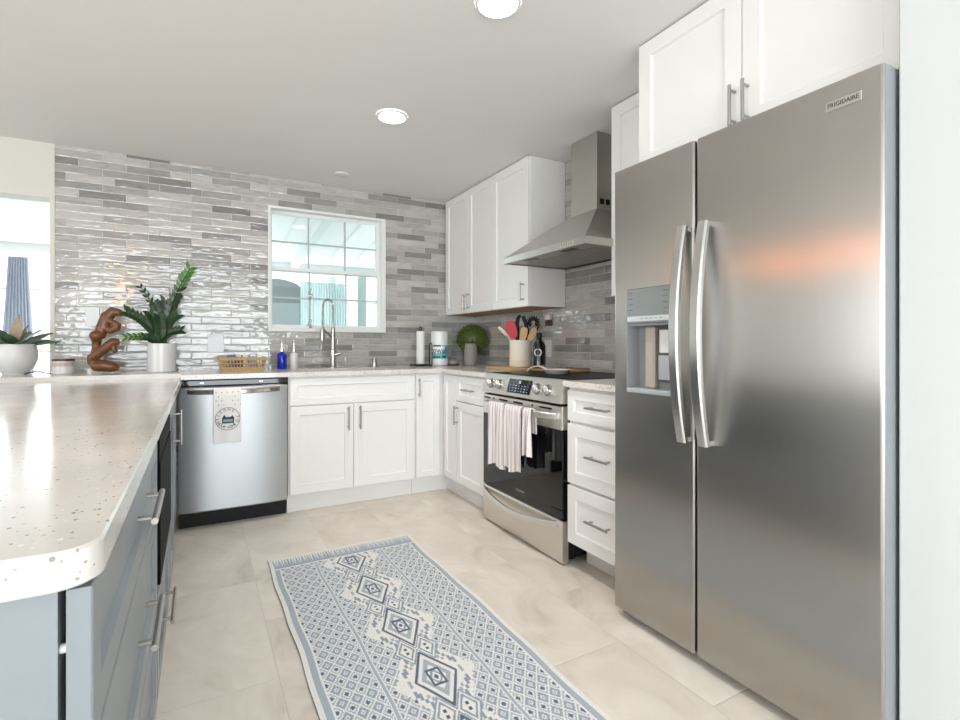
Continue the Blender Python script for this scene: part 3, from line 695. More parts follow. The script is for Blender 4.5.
mb = MB()
B(HX-0.0015, HX+0.001, -1.925, -1.815, 1.600, 1.617, 0.0005).build('control_plate', pm('control_plate', (214,212,208), 0.3, 0.6), can)
for k in range(5):
    y = -1.905+k*0.018; MB().tube([(HX-0.001, y, 1.6085), (HX-0.004, y, 1.6085)], 0.0045, 10).build('button', chrome, can)
ch = B(CX, -0.002, CY0, CY1, ZC-0.005, H-0.001, 0.0015).build('chimney', hood_steel, t)
B(CX-0.0025, -0.0015, CY0-0.0025, CY1+0.0025, ZC-0.004, 1.955, 0.001).build('chimney_sleeve', hood_steel, t)
mb = MB()
for i in range(3):
    x = -0.135+i*0.045; mb.box(x-0.016, x+0.016, CY0-0.0035, CY0-0.002, 1.90, 1.932)
mb.build('vent_holes', black_plastic, ch)

# ================================================================ ceiling fittings
lens_m = emit('downlight_lens', (255,252,246), 9.0)
for i, (x, y, nm) in enumerate(((-1.282, -1.353, 'round recessed ceiling light nearer the window'), (-1.252, -2.394, 'round recessed ceiling light nearer the camera'))):
    t = thing('recessed_light', (x, y, H-0.012), nm, 'ceiling light', 'recessed ceiling lights')
    MB().lathe((x, y, H-0.012), [(0.070, 0.003), (0.073, 0.0), (0.081, 0.004), (0.084, 0.0115)], 40, cap=False).build('trim_ring', trim_white, t)
    MB().lathe((x, y, H-0.012), [(0.072, 0.003), (0.072, 0.010)], 40).build('lens', lens_m, t)
    l = bpy.data.lights.new('downlight_beam', 'SPOT'); l.spot_size = math.radians(105); l.spot_blend = 0.7; l.shadow_soft_size = 0.06; l.energy = 21; l.color = (1.0, 0.975, 0.94)
    o = bpy.data.objects.new('downlight_beam', l); COL.objects.link(o); o.location = (x, y, H-0.02)
tag(MB().lathe((-1.287, -0.303, H-0.008), [(0.045, 0), (0.05, 0.002), (0.05, 0.0078)], 28).build('ceiling_sensor', ceil_paint), 'small flat round cover on the ceiling above the window', 'sensor')
# warm pendant lamps over the peninsula seating, seen as reflections in steel and tile
for y, lb in ((-2.75, 'warm glass pendant lamp above the near end of the peninsula'), (-1.95, 'warm glass pendant lamp above the far half of the peninsula')):
    PX, PZ = -2.87, 1.60
    t = thing('pendant_lamp', (PX, y, PZ), lb, 'lamp', 'pendant lamps over the peninsula')
    MB().tube([(PX, y, PZ+0.15), (PX, y, H)], 0.004, 8).build('cord', black_plastic, t)
    MB().lathe((PX, y, PZ+0.085), [(0.062, 0), (0.058, 0.03), (0.02, 0.06), (0.008, 0.075)], 24).build('metal_cap', black_plastic, t)
    MB().lathe((PX, y, PZ), [(0.045, 0), (0.068, 0.04), (0.066, 0.084)], 24, cap=False).build('shade', pane_mat('lamp_glass', (1, 0.95, 0.85, 1), 0.6), t)
    MB().lathe((PX, y, PZ+0.008), [(0.001, 0), (0.024, 0.016), (0.028, 0.036), (0.02, 0.058), (0.012, 0.076)], 20).build('bulb', emit('warm_bulb', (255,150,60), 45), t)

# ================================================================ rug
RXA, RXB, RYA, RYB = -1.905, -1.163, -3.40, -1.282
nu, nv = 212, 600
uu = (np.arange(nu)+0.5)/nu*(RXB-RXA); vv = (np.arange(nv)+0.5)/nv*(RYB-RYA)
U, V = np.meshgrid(uu-(RXB-RXA)/2, vv+RYA)          # U from the centre line, V world y
A = np.abs(U); hw = (RXB-RXA)/2
cream = np.array(lin((232,231,226))[:3]); blue = np.array(lin((172,181,192))[:3]); mid = np.array(lin((148,158,172))[:3]); dk = np.array(lin((96,106,124))[:3])
img = np.zeros(U.shape+(3,)) + cream
def put(mask, c): img[mask] = c
def tri(x, p): x = np.mod(x, p)/p; return np.abs(x-0.5)*2     # 0 in the middle, 1 at the cell edges
field = A < 0.327
# lattice of small diamonds in the side bands
pu, pv = 0.046, 0.066
def lattice(mask, uo):
    a, b = tri(U-uo, pu), tri(V, pv); s = a+b
    k = np.minimum(s, 2-s)
    par = s < 1
    put(mask, blue)
    put(mask & (np.abs(s-1) < 0.13), cream)
    put(mask & par & (s < 0.62) & (s > 0.42), cream); put(mask & par & (s < 0.30), dk)
    q = 2-s
    put(mask & ~par & (q < 0.7) & (q > 0.52), mid); put(mask & ~par & (q < 0.34) & (q > 0.2), cream)
side = field & (A > 0.176); inner = field & (A <= 0.156)
lattice(side, 0.253)
lattice(inner & (A > 0.062), 0.11)
mid_b = A <= 0.08
P = 0.33; vc = np.mod(V+2.135+P/2, P)-P/2            # centres of the large diamonds
# stepped cream zone around the diamonds
dbig = np.abs(U)/0.078+np.abs(vc)/0.155
vs = np.mod(V+2.135, P)-P/2                           # centres of the small ones
dsm = np.abs(A-0.037)/0.043+np.abs(vs)/0.082
qs = np.floor(A/0.0105)*0.0105/0.078+np.floor(np.abs(vc)/0.0165)*0.0165/0.155
put(inner & (qs < 1.62), cream); put(inner & (qs >= 1.24) & (qs < 1.42) & (np.abs(vs) < 0.13), mid); put(inner & (qs >= 1.05) & (qs < 1.12), blue)
put(inner & (dsm < 1.0), cream); put(inner & (np.abs(dsm-0.93) < 0.07), mid); put(inner & (np.abs(dsm-0.62) < 0.09), mid)
put(inner & (np.abs(A-0.037) < 0.006) & (np.abs(np.abs(vs)-0.012) < 0.007), dk)
put(dbig < 1.0, cream); put((dbig < 0.97) & (dbig > 0.84), dk)
put((dbig < 0.66) & (dbig > 0.44), blue); put((dbig < 0.30) & (dbig > 0.19), mid); put(dbig < 0.1, dk)
cheb = np.maximum(np.abs(U)/0.03, np.abs(vc)/0.05)
put((dbig < 0.62) & (np.abs(cheb-0.75) < 0.12), dk)
# bands
put((A >= 0.156) & (A < 0.176), cream); put((A >= 0.160) & (A < 0.172), blue)
put((A > 0.327) & (A < 0.331), cream); put((A >= 0.331) & (A < 0.352), blue); put((A >= 0.338) & (A < 0.3405), cream)
put(A >= 0.352, cream)
# the printed end with its teeth
e = RYB-V
end = (e < 0.135); put(end & (A < 0.358), cream)
teeth = end & (A < 0.352) & (e > 0.02) & (e < 0.105) & (tri(U, 0.027) > 1-(e-0.015)/0.09*0.85); put(teeth, blue)
put(end & (A < 0.352) & (tri(U, 0.027) < 0.13) & (e > 0.03) & (e < 0.10), mid)
put(end & (A < 0.352) & (e >= 0.100) & (e < 0.122), blue); put(end & (A < 0.352) & (e >= 0.109) & (e < 0.113), mid)
xs = np.linspace(RXA, RXB, nu+1); ys = np.linspace(RYA, RYB, nv+1)
rng = np.random.RandomState(2); ctr = np.array([(RXA+RXB)/2, (RYA+RYB)/2, 0.0])
gx, gy = np.meshgrid(xs, ys); gx = gx+0.004*np.sin(gy*5.0)+0.002*np.sin(gy*17); gy = gy+0.003*np.sin(gx*25)*(np.clip((gy-RYB+0.2)/0.2, 0, 1))
gz = 0.0075+0.0006*np.sin(gx*9)*np.sin(gy*6)
verts = np.stack([gx, gy, gz], -1).reshape(-1, 3)-ctr
idx = np.arange((nu+1)*(nv+1)).reshape(nv+1, nu+1)
faces = np.stack([idx[:-1, :-1], idx[:-1, 1:], idx[1:, 1:], idx[1:, :-1]], -1).reshape(-1, 4)
rim = np.concatenate([idx[0, :], idx[1:, -1], idx[-1, -2::-1], idx[-2:0:-1, 0]])
low = verts[rim].copy(); low[:, 2] = 0.0005; nb = len(verts); verts = np.concatenate([verts, low]); k = len(rim); ar = np.arange(k)
sides = np.stack([rim, nb+ar, nb+np.roll(ar, -1), np.roll(rim, -1)], -1)
me = bpy.data.meshes.new('rug'); me.from_pydata(verts.tolist(), [], np.concatenate([faces, sides]).tolist()); me.update()
ca = me.color_attributes.new('Col', 'FLOAT_COLOR', 'CORNER')
cc = np.concatenate([img.reshape(-1, 3), np.zeros((k, 3))+dk*0.25]); cc = np.concatenate([cc, np.ones((len(cc), 1))], 1)
ca.data.foreach_set('color', np.repeat(cc, 4, axis=0).astype(np.float32).ravel())
me.materials.append(attr_mat('flatwoven_rug'))
o = bpy.data.objects.new('rug', me); COL.objects.link(o); o.location = ctr
tag(o, 'long blue-grey and cream geometric runner rug on the tiled floor', 'rug')

# ================================================================ things at the sink
# faucet
t = thing('faucet', (-1.316, -0.15, CT), 'tall spring-neck steel kitchen faucet at the sink', 'faucet')
MB().lathe((-1.316, -0.15, CT), [(0.028, 0), (0.028, 0.010), (0.019, 0.014), (0.019, 0.10), (0.023, 0.102), (0.023, 0.135), (0.0165, 0.14), (0.0145, 0.30), (0.009, 0.305), (0.009, 0.34)], 24).build('body', nickel, t)
arc = [(-1.316, -0.15, CT+0.33)] + [(-1.3565-0.0405*-math.cos(PI*i/14), -0.15-0.035*(1-math.cos(PI*i/14))/2, 1.36+0.055*math.sin(PI*i/14)+(0 if i else 0)) for i in range(0, 15)] + [(-1.398, -0.186, 1.30), (-1.401, -0.188, 1.205)]
MB().tube(arc, 0.0045, 10).build('hose', pm('grey_hose', (150,150,150), 0.4, 0.6), t)
# coil around the hose
dense = []; segs = [Vector(p) for p in arc]
for a, b in zip(segs, segs[1:]):
    n_ = max(2, int((b-a).length/0.0022))
    for i in range(n_): dense.append(a+(b-a)*i/n_)
hel = []; up = Vector((0, 1, 0))
for i, p in enumerate(dense):
    d = (dense[min(i+1, len(dense)-1)]-dense[max(i-1, 0)]).normalized(); u2 = (up-d*up.dot(d)).normalized(); s2 = d.cross(u2); a = i*0.0022/0.0085*2*PI
    hel.append(p+(u2*math.cos(a)+s2*math.sin(a))*0.0085)
MB().tube(hel, 0.0016, 6).build('spring', chrome, t)
MB().tube([(-1.401, -0.188, 1.21), (-1.402, -0.188, 1.19), (-1.403, -0.189, 1.13), (-1.404, -0.19, 1.105)], [0.012, 0.016, 0.017, 0.014], 18).build('spray_head', nickel, t)
MB().tube([(-1.316, -0.15, 1.12), (-1.345, -0.162, 1.15), (-1.398, -0.186, 1.195)], 0.0065, 10).build('holder_arm', nickel, t)
MB().tube([(-1.316, -0.15, CT+0.10), (-1.285, -0.162, CT+0.102), (-1.262, -0.175, CT+0.112)], [0.018, 0.016, 0.006], 14).build('lever', nickel, t)
t = thing('air_gap', (-0.993, -0.15, CT), 'short steel air gap cap on the worktop right of the faucet', 'air gap')
MB().lathe((-0.993, -0.15, CT), [(0.026, 0), (0.026, 0.006), (0.020, 0.008), (0.020, 0.058), (0.017, 0.064), (0.004, 0.065)], 24).build('cap', nickel, t)
B(-1.024, -1.010, -0.158, -0.142, CT+0.045, CT+0.058, 0.003).build('spout', nickel, t)
# soap bottles
def soap(x, y, mat, label, w):
    t = thing('soap_dispenser', (x, y, CT), label, 'soap dispenser', 'soap dispensers by the sink')
    b = MB().lathe((x, y, CT), [(w*0.92, 0), (w, 0.004), (w, 0.100), (w*0.8, 0.112), (w*0.35, 0.118), (w*0.32, 0.13)], 28).build('bottle', mat, t)
    MB().lathe((x, y, CT+0.125), [(w*0.42, 0), (w*0.42, 0.016), (0.005, 0.018), (0.005, 0.065), (0.009, 0.067), (0.009, 0.078), (0.002, 0.08)], 18).build('pump', chrome, t)
    p = MB().tube([(x, y, CT+0.197), (x-0.012, y-0.03, CT+0.197), (x-0.014, y-0.036, CT+0.188)], 0.004, 8).build('spout', chrome, t)
soap(-1.684, -0.18, blue_liq, 'clear soap pump bottle filled with bright blue soap', 0.033)
soap(-1.602, -0.18, ceramic, 'white soap pump bottle beside the blue one', 0.028)
# basket with packets
t = thing('basket', (-1.95, -0.30, CT), 'low open straw basket on the worktop above the dishwasher', 'basket')
bx0, bx1, by0, by1 = -2.07, -1.83, -0.37, -0.23
def brect(g, z): return [(bx0-g, by0-g, z), (bx1+g, by0-g, z), (bx1+g, by1+g, z), (bx0-g, by1+g, z)]
mb = MB(); mb.box(bx0, bx1, by0, by1, CT, CT+0.006)
for za, zb, g in ((0.0, 0.028, 0.0), (0.072, 0.092, 0.02)):
    g0, g1 = 0.024*za/0.09, 0.024*zb/0.09
    mb.poly([brect(g0, CT+za), brect(g1, CT+zb), brect(g1-0.006, CT+zb), brect(g0-0.006, CT+za), brect(g0, CT+za)], cap=False)
for k in range(15):
    f = k/14; x = bx0+(bx1-bx0)*f; xe = bx0-0.02+(bx1-bx0+0.04)*f
    for ya, yb in ((by0, by0-0.019), (by1, by1+0.019)): mb.tube([(x, ya, CT+0.02), (xe, yb, CT+0.078)], 0.0042, 6)
for k in range(7):
    f = k/6; y = by0+(by1-by0)*f; ye = by0-0.02+(by1-by0+0.04)*f
    for xa, xb in ((bx0, bx0-0.019), (bx1, bx1+0.019)): mb.tube([(xa, y, CT+0.02), (xb, ye, CT+0.078)], 0.0042, 6)
mb.tube([(bx0-0.015, by0-0.015, CT+0.05), (bx1+0.015, by0-0.015, CT+0.05)], 0.004, 6)
mb.build('wicker_body', wicker, t)
for x, c, ww, hh, lb in ((-2.02, (70,110,150), 0.022, 0.118, 'small blue carton sticking up at the left of the straw basket'), (-1.975, (46,44,40), 0.018, 0.104, 'small dark packet in the straw basket next to the blue carton'),
                         (-1.935, (226,224,216), 0.016, 0.112, 'small white packet in the middle of the straw basket'), (-1.89, (110,150,190), 0.02, 0.106, 'light blue packet toward the right end of the straw basket'), (-1.85, (236,234,228), 0.014, 0.110, 'white packet at the right end of the straw basket')):
    t = thing('packet', (x, -0.30, CT+0.0065), lb, 'packet', 'packets in the basket')
    B(x-ww, x+ww, -0.335, -0.265, CT+0.0065, CT+hh-0.012, 0.003).build('box', pm('packet_%d' % int(-x*1000), c, 0.5), t)
    B(x-ww*0.9, x+ww*0.9, -0.325, -0.275, CT+hh-0.012, CT+hh, 0.003).build('flap', ceramic, t)

# ---- paper towels, corner things
t = thing('paper_towel_holder', (-0.625, -0.20, CT), 'black wire paper towel holder with an almost used-up white roll', 'paper towel holder')
mb = B(-0.69, -0.55, -0.265, -0.135, CT+0.004, CT+0.014, 0.003)
for dx in (-0.685, -0.558):
    for dy in (-0.26, -0.14): mb.lathe((dx+0.002, dy, CT), [(0.006, 0), (0.006, 0.006)], 10)
mb.build('base', black_plastic, t)
mb = MB().tube([(-0.625, -0.20, CT+0.01), (-0.625, -0.20, CT+0.295)], 0.005, 10)
mb.tube([(-0.625+0.012*math.sin(a), -0.20, CT+0.304-0.012*math.cos(a)) for a in [2*PI*i/16 for i in range(17)]], 0.004, 8)
mb.build('rod', black_plastic, t)
MB().tube([(-0.567, -0.245, CT+0.012), (-0.567, -0.245, CT+0.17)] + [(-0.567+0.012-0.012*math.cos(a), -0.245, CT+0.17+0.016*math.sin(a)) for a in [PI*i/8 for i in range(1, 9)]] + [(-0.543, -0.245, CT+0.012)], 0.004, 8).build('side_arm', black_plastic, t)
tag(MB().lathe((-0.625, -0.20, CT+0.018), [(0.008, 0), (0.032, 0), (0.033, 0.002), (0.033, 0.262), (0.032, 0.264), (0.008, 0.264)], 32).build('paper_towel_roll', paper), 'slim white paper towel roll standing on the black holder', 'paper towel roll')
t = thing('paper_towel_pack', (-0.455, -0.20, CT), 'wrapped white paper towel roll with teal printed band', 'paper towel pack')
cx, cy = -0.455, -0.20; R0 = 0.072
MB().lathe((cx, cy, CT), [(0.02, 0.003), (R0-0.01, 0.0), (R0, 0.008), (R0, 0.272), (R0-0.012, 0.284), (0.025, 0.278)], 40).build('wrapped_roll', pm('glossy_white_wrap', (240,242,242), 0.25), t)
# direction that faces the room/camera
face = math.atan2(-3.93-cy, -2.2-cx)
def cyl(r, a, z): return (cx+r*math.cos(a), cy+r*math.sin(a), z)
mb = MB(); mb.poly([[cyl(R0+0.0008, face-1.2+2.5*i/30, CT+0.058) for i in range(31)], [cyl(R0+0.0008, face-0.9+2.2*i/30, CT+0.10) for i in range(31)], [cyl(R0+0.0008, face-0.1+1.4*i/30, CT+0.168) for i in range(31)]], close=False, cap=False)
band = mb.build('teal_band', pm('teal_print', (108,186,196), 0.3), t)
text_mesh('towel', 0.075, 'lettering', pm('navy_print', (40,36,84), 0.4), t, lambda x, y, z: cyl(R0+0.0018+z, face-0.12+x/R0*0.82, CT+0.125+y*0.95))
mb = MB()
for a0, a1, z0, z1 in ((-0.75, 0.15, 0.158, 0.170), (-0.8, 0.1, 0.068, 0.078), (0.3, 0.8, 0.068, 0.080)):
    mb.poly([[cyl(R0+0.0014, face+a0+(a1-a0)*i/10, CT+z0) for i in range(11)], [cyl(R0+0.0014, face+a0+(a1-a0)*i/10, CT+z1) for i in range(11)]], close=False, cap=False)
mb.build('printed_bar', ink, t)
t = thing('trinket_dish', (-0.345, -0.235, CT), 'small grey stone dish beside the paper towels in the corner', 'dish')
MB().lathe((-0.345, -0.235, CT), [(0.044, 0), (0.05, 0.004), (0.05, 0.014)], 24).build('base', pm('dark_slate', (58,58,60), 0.5), t)
MB().lathe((-0.345, -0.235, CT+0.0145), [(0.046, 0), (0.043, 0.016), (0.026, 0.032), (0.012, 0.038)], 24).build('stone', grey_stone, t)
# vase with a round fan leaf
vx, vy = -0.20, -0.27
t = thing('vase', (vx, vy, CT), 'grey stoneware vase in the corner under the wall cabinet', 'vase')
MB().lathe((vx, vy, CT), [(0.045, 0), (0.053, 0.006), (0.058, 0.05), (0.056, 0.11), (0.050, 0.165), (0.046, 0.182), (0.038, 0.180), (0.036, 0.10)], 32, cap=False).build('body', grey_stone, t)
t = thing('fan_palm_leaf', (vx+0.02, vy+0.01, CT+0.10), 'round pleated green fan palm leaf standing in the grey vase', 'leaf')
n3 = Vector((-2.2-vx, -3.93-vy, 0)).normalized(); s3 = Vector((0, 0, 1)).cross(n3)
ctr3 = Vector((vx+0.035, vy+0.03, 1.125)); mb = MB(); K = 72; ring_o = []; ring_m = []
for k in range(K):
    a = 2*PI*k/K; rr = 0.135*(1+0.05*(1 if k % 2 else -1)+0.015*math.sin(k*3.1)); dz = 0.007*(1 if k % 2 else -1)
    ring_o.append(ctr3+s3*rr*math.cos(a)+Vector((0, 0, 1))*rr*0.92*math.sin(a)-n3*(0.02)+n3*dz)
    ring_m.append(ctr3+s3*0.02*math.cos(a)+Vector((0, 0, 1))*0.02*math.sin(a))
mb.poly([ring_m, ring_o, [p-n3*0.002 for p in ring_o], [p-n3*0.002 for p in ring_m], ring_m], cap=False)
mb.poly([ring_m, [p-n3*0.002 for p in ring_m]])
mb.build('blade', leaf_fan, t, smooth=False)
MB().tube([(vx, vy, CT+0.04), (vx+0.01, vy+0.01, 1.06), tuple(ctr3-n3*0.004)], 0.004, 8).build('stalk', leaf_dark, t)

# ---- boards, crock with utensils, bottle, dish
t = tag(B(-0.36, -0.09, -1.13, -0.79, CT, CT+0.016, 0.005, 2).build('cutting_board', oak), 'light wood cutting board under the cream crock', 'cutting board')
t = tag(B(-0.275, -0.09, -1.60, -1.137, 0.9082, 0.9082+0.014, 0.005, 2).build('cutting_board', oak_dark), 'tan wood cutting board lying on the cooktop under the black bottle', 'cutting board')
kx, ky, kz = -0.215, -1.02, CT+0.0162
t = thing('utensil_crock', (kx, ky, kz), 'cream stoneware utensil crock on the light wood board', 'crock')
MB().lathe((kx, ky, kz), [(0.066, 0), (0.074, 0.005), (0.074, 0.186), (0.071, 0.19), (0.066, 0.186), (0.066, 0.012), (0.001, 0.01)], 40).build('body', stoneware, t)
MB().lathe((kx, ky, kz), [(0.0745, 0.006), (0.0748, 0.03), (0.0745, 0.052)], 40, cap=False).build('unglazed_foot', pm('bare_clay', (228,214,194), 0.7), t)
# the photo's left-right seen from the camera, in the plane facing it
vd = Vector((kx+2.2091, ky+3.9309, 0)).normalized(); vr = Vector((vd.y, -vd.x, 0))
base = Vector((kx, ky, 0))
def uz(l, d, z): return base+vr*l+vd*d+Vector((0, 0, z))
def utensil(name, label, cat): return thing(name, tuple(uz(0, 0, kz+0.012)), label, cat, 'utensils in the crock')
def stick(l0, l1, z1, d, r=0.006, n=10): 
    return [uz(l0, d*0.3, kz+0.014), uz((l0+l1)/2, d*0.7, (kz+z1)/2), uz(l1, d, z1)]
def blade(mb, a, b, w0, w1, th=0.004):
    a = Vector(a); b = Vector(b); d = (b-a).normalized(); sd = d.cross(vd).normalized(); loops = []
    for f, wd in ((0, 0.3), (0.12, 0.8), (0.35, 1), (0.7, 1), (0.9, 0.85), (1, 0.5)):
        p = a+(b-a)*f; ww = (w0+(w1-w0)*f)*wd
        loops.append([p+sd*ww+vd*th, p+sd*ww-vd*th, p-sd*ww-vd*th, p-sd*ww+vd*th])
    return mb.poly(loops)
t = utensil('spatula', 'pale pink stick utensil leaning out left of the crock', 'utensil')
MB().tube(stick(0.03, -0.085, 1.14, 0.02), 0.006, 10).build('handle', pm('pale_pink', (226,200,194), 0.4), t); blade(MB(), uz(-0.08, 0.02, 1.135), uz(-0.152, 0.025, 1.205), 0.010, 0.012).build('tip', pm('pale_pink', (226,200,194), 0.4), t)
t = utensil('spatula', 'red silicone spatula in the cream crock', 'utensil')
MB().tube(stick(-0.01, -0.045, 1.13, -0.03), 0.006, 10).build('handle', pm('pale_wood_handle', (214,178,140), 0.5), t); blade(MB(), uz(-0.04, -0.03, 1.12), uz(-0.075, -0.032, 1.245), 0.033, 0.036, 0.006).build('silicone_head', red_sil, t)
t = utensil('ladle', 'black ladle with curled handle in the crock, right of the red spatula', 'utensil')
MB().tube(stick(-0.02, -0.018, 1.17, 0.0)+[uz(-0.022, 0, 1.23), uz(-0.012, 0, 1.27), uz(0.004, 0, 1.285)], [0.007, 0.009, 0.014, 0.015, 0.012, 0.008], 10).build('handle', black_plastic, t)
t = utensil('tongs', 'black bent tongs handle in the middle of the crock', 'utensil')
MB().tube(stick(0.02, 0.055, 1.17, 0.01)+[uz(0.040, 0.01, 1.23), uz(0.020, 0.01, 1.28)], [0.007, 0.008, 0.010, 0.014, 0.012], 10).build('arm', black_plastic, t)
t = utensil('wooden_spoon', 'wooden spoon with pale bowl in the middle of the crock', 'utensil')
MB().tube(stick(0.0, 0.02, 1.12, -0.02), 0.006, 10).build('handle', oak, t); blade(MB(), uz(0.018, -0.02, 1.11), uz(0.032, -0.022, 1.20), 0.024, 0.026, 0.005).build('bowl', oak, t)
t = utensil('pasta_server', 'black toothed pasta server at the right of the crock', 'utensil')
MB().tube(stick(0.03, 0.062, 1.19, 0.03), 0.007, 10).build('handle', black_plastic, t)
mb = MB(); cc3 = uz(0.093, 0.03, 1.235); pr = []
mb.tube([cc3+(vr*math.cos(a)+Vector((0, 0, 1))*math.sin(a))*0.026 for a in [math.radians(235-290*i/16) for i in range(17)]], 0.012, 10)
for i in range(10):
    a = math.radians(200-24*i); d3 = vr*math.cos(a)+Vector((0, 0, 1))*math.sin(a); mb.tube([cc3+d3*0.034, cc3+d3*0.05], [0.006, 0.003], 6)
mb.build('toothed_head', black_plastic, t)
t = utensil('wooden_spatula', 'flat wooden spatula leaning right out of the crock', 'utensil')
MB().tube(stick(0.02, 0.06, 1.10, -0.01), 0.006, 10).build('handle', oak_dark, t); blade(MB(), uz(0.056, -0.01, 1.09), uz(0.105, -0.012, 1.195), 0.02, 0.023, 0.004).build('blade', oak, t)
t = utensil('knife', 'thin black utensil handle leaning far right in the crock', 'utensil')
MB().tube(stick(0.03, 0.075, 1.10, 0.0), 0.005, 8).build('shaft', black_plastic, t); MB().tube([uz(0.075, 0, 1.10), uz(0.135, 0, 1.215)], [0.007, 0.006], 10).build('grip', black_plastic, t)
bx, by, bz = -0.205, -1.232, 0.9224
t = thing('oil_bottle', (bx, by, bz), 'black glass bottle with white lettering next to the cream crock', 'bottle')
MB().lathe((bx, by, bz), [(0.038, 0), (0.042, 0.004), (0.042, 0.145), (0.036, 0.165), (0.018, 0.185), (0.016, 0.20)], 32).build('glass', pm('black_bottle_glass', (14,14,14), 0.12), t)
MB().lathe((bx, by, bz+0.20), [(0.019, 0), (0.019, 0.033), (0.016, 0.036)], 24).build('cap', black_plastic, t)
fb = math.atan2(-3.93-by, -2.2-bx)-0.25
def bcyl(r, a, z): return (bx+r*math.cos(a), by+r*math.sin(a), z)
m1 = text_mesh('O', 0.075, None, None, None, lambda x, y, z: bcyl(0.0424+z, fb+x/0.042, bz+0.102+y), 0.0004)
m2 = text_mesh('L', 0.034, None, None, None, lambda x, y, z: bcyl(0.0424+z, fb+0.1+x/0.042, bz+0.036+y), 0.0004)
me = bpy.data.meshes.new('g'); m2.bm.to_mesh(me); m2.bm.free(); m1.bm.from_mesh(me); bpy.data.meshes.remove(me)
for i in range(6):
    a0 = fb-0.1+0.22*i; m1.poly([[bcyl(0.0424, a0, bz+0.015+0.004*math.sin(i*2)), bcyl(0.0424, a0+0.13, bz+0.015), bcyl(0.0424, a0+0.13, bz+0.019), bcyl(0.0424, a0, bz+0.019+0.004*math.sin(i*2))], [bcyl(0.0432, a0, bz+0.015+0.004*math.sin(i*2)), bcyl(0.0432, a0+0.13, bz+0.015), bcyl(0.0432, a0+0.13, bz+0.019), bcyl(0.0432, a0, bz+0.019+0.004*math.sin(i*2))]])
m1.build('lettering', ink_white, t, smooth=False)
dx_, dy_, dz_ = -0.37, -1.62, 0.9085
t = thing('spoon_rest', (dx_, dy_, dz_), 'shallow white dish with a looped cream handle on the cooktop', 'dish')
MB().lathe((dx_, dy_, dz_), [(0.055, 0), (0.06, 0.003), (0.082, 0.024), (0.085, 0.026), (0.080, 0.026), (0.058, 0.007), (0.001, 0.006)], 36).build('dish', ceramic, t)
MB().ribbon([(dx_-0.02, dy_+0.26, 0.911)]+[(dx_-0.02+0.02*i/10, dy_+0.26-0.2*i/10, 0.915+0.032*math.sin(PI*i/10)**0.8) for i in range(1, 10)]+[(dx_, dy_+0.055, 0.916)], 0.009, 0.0035, (1, 0, 0)).build('looped_handle', stoneware, t)

# ---- left end of the back worktop
t = thing('potted_plant', (-2.415, -0.20, CT), 'dark green plant with upright leafy stems in a white cylinder pot', 'plant')
MB().lathe((-2.415, -0.20, CT), [(0.074, 0), (0.079, 0.004), (0.079, 0.178), (0.076, 0.182), (0.071, 0.178), (0.071, 0.15)], 40, cap=False).build('pot', ceramic, t)
MB().lathe((-2.415, -0.20, CT+0.15), [(0.0712, 0), (0.06, 0.008), (0.02, 0.012)], 24).build('soil', soil_m, t)
def leaflet(mb, p, d, L, wd, up):
    p = Vector(p); d = Vector(d).normalized(); sd = d.cross(Vector(up)).normalized(); nn = sd.cross(d).normalized()
    prof = ((0, 0.12), (0.2, 0.75), (0.45, 1), (0.7, 0.8), (0.9, 0.35), (1, 0.04)); loops = []
    for f, ww in prof:
        c = p+d*L*f-nn*0.12*L*f*f
        loops.append([c+sd*wd*ww+nn*0.12*wd, c-nn*0.03*wd-nn*0.001, c-sd*wd*ww+nn*0.12*wd, c+nn*0.001])
    mb.poly(loops)
rl = random.Random(5); fo = MB(); fl = MB(); st = MB()
stems = [((-2.262, 1.56), -0.03, 13, 0.058), ((-2.395, 1.35), 0.06, 11, 0.055), ((-2.47, 1.27), -0.07, 10, 0.05), ((-2.585, 1.275), -0.08, 11, 0.05), ((-2.585, 1.125), -0.10, 9, 0.045), ((-2.335, 1.26), -0.06, 10, 0.05), ((-2.53, 1.44), 0.05, 9, 0.035), ((-2.42, 1.24), -0.09, 10, 0.05), ((-2.34, 1.38), 0.02, 12, 0.055), ((-2.315, 1.17), -0.05, 8, 0.05), ((-2.45, 1.33), -0.02, 10, 0.052)]
for (tx, tz), dy, nl, ll in stems:
    a = Vector((-2.415+rl.uniform(-0.03, 0.03), -0.20+dy*0.3, CT+0.155)); b = Vector((tx, -0.20+dy, tz)); c = a.lerp(b, 0.5)+Vector((-(tx+2.415)*0.28, 0, 0.05))
    pts = [a*(1-f)**2+c*2*f*(1-f)+b*f*f for f in [i/10 for i in range(11)]]
    st.tube(pts, [0.006-0.0035*i/10 for i in range(11)], 8)
    for i in range(nl):
        f = 0.22+0.78*i/(nl-1); k = min(9, int(f*10)); p = pts[k].lerp(pts[k+1], f*10-k); d = (pts[min(k+1, 10)]-pts[max(k-1, 0)]).normalized()
        for sgn in (1, -1):
            sdv = d.cross(Vector((0.15, -1, 0.2))).normalized()*sgn
            dirv = (d*0.95+sdv*0.75+Vector((0, -0.25*rl.random(), 0))).normalized()
            leaflet(fl if (tz > 1.5 and i > 7) or (tz < 1.15 and i > 4) else fo, p, dirv, ll*rl.uniform(0.8, 1.15), ll*0.21, (0.2*sgn, -1, 0.4))
st.build('stems', leaf_dark, t); fo.build('foliage', leaf_dark, t); fl.build('young_foliage', leaf_light, t)['label'] = 'bright green young leaves'
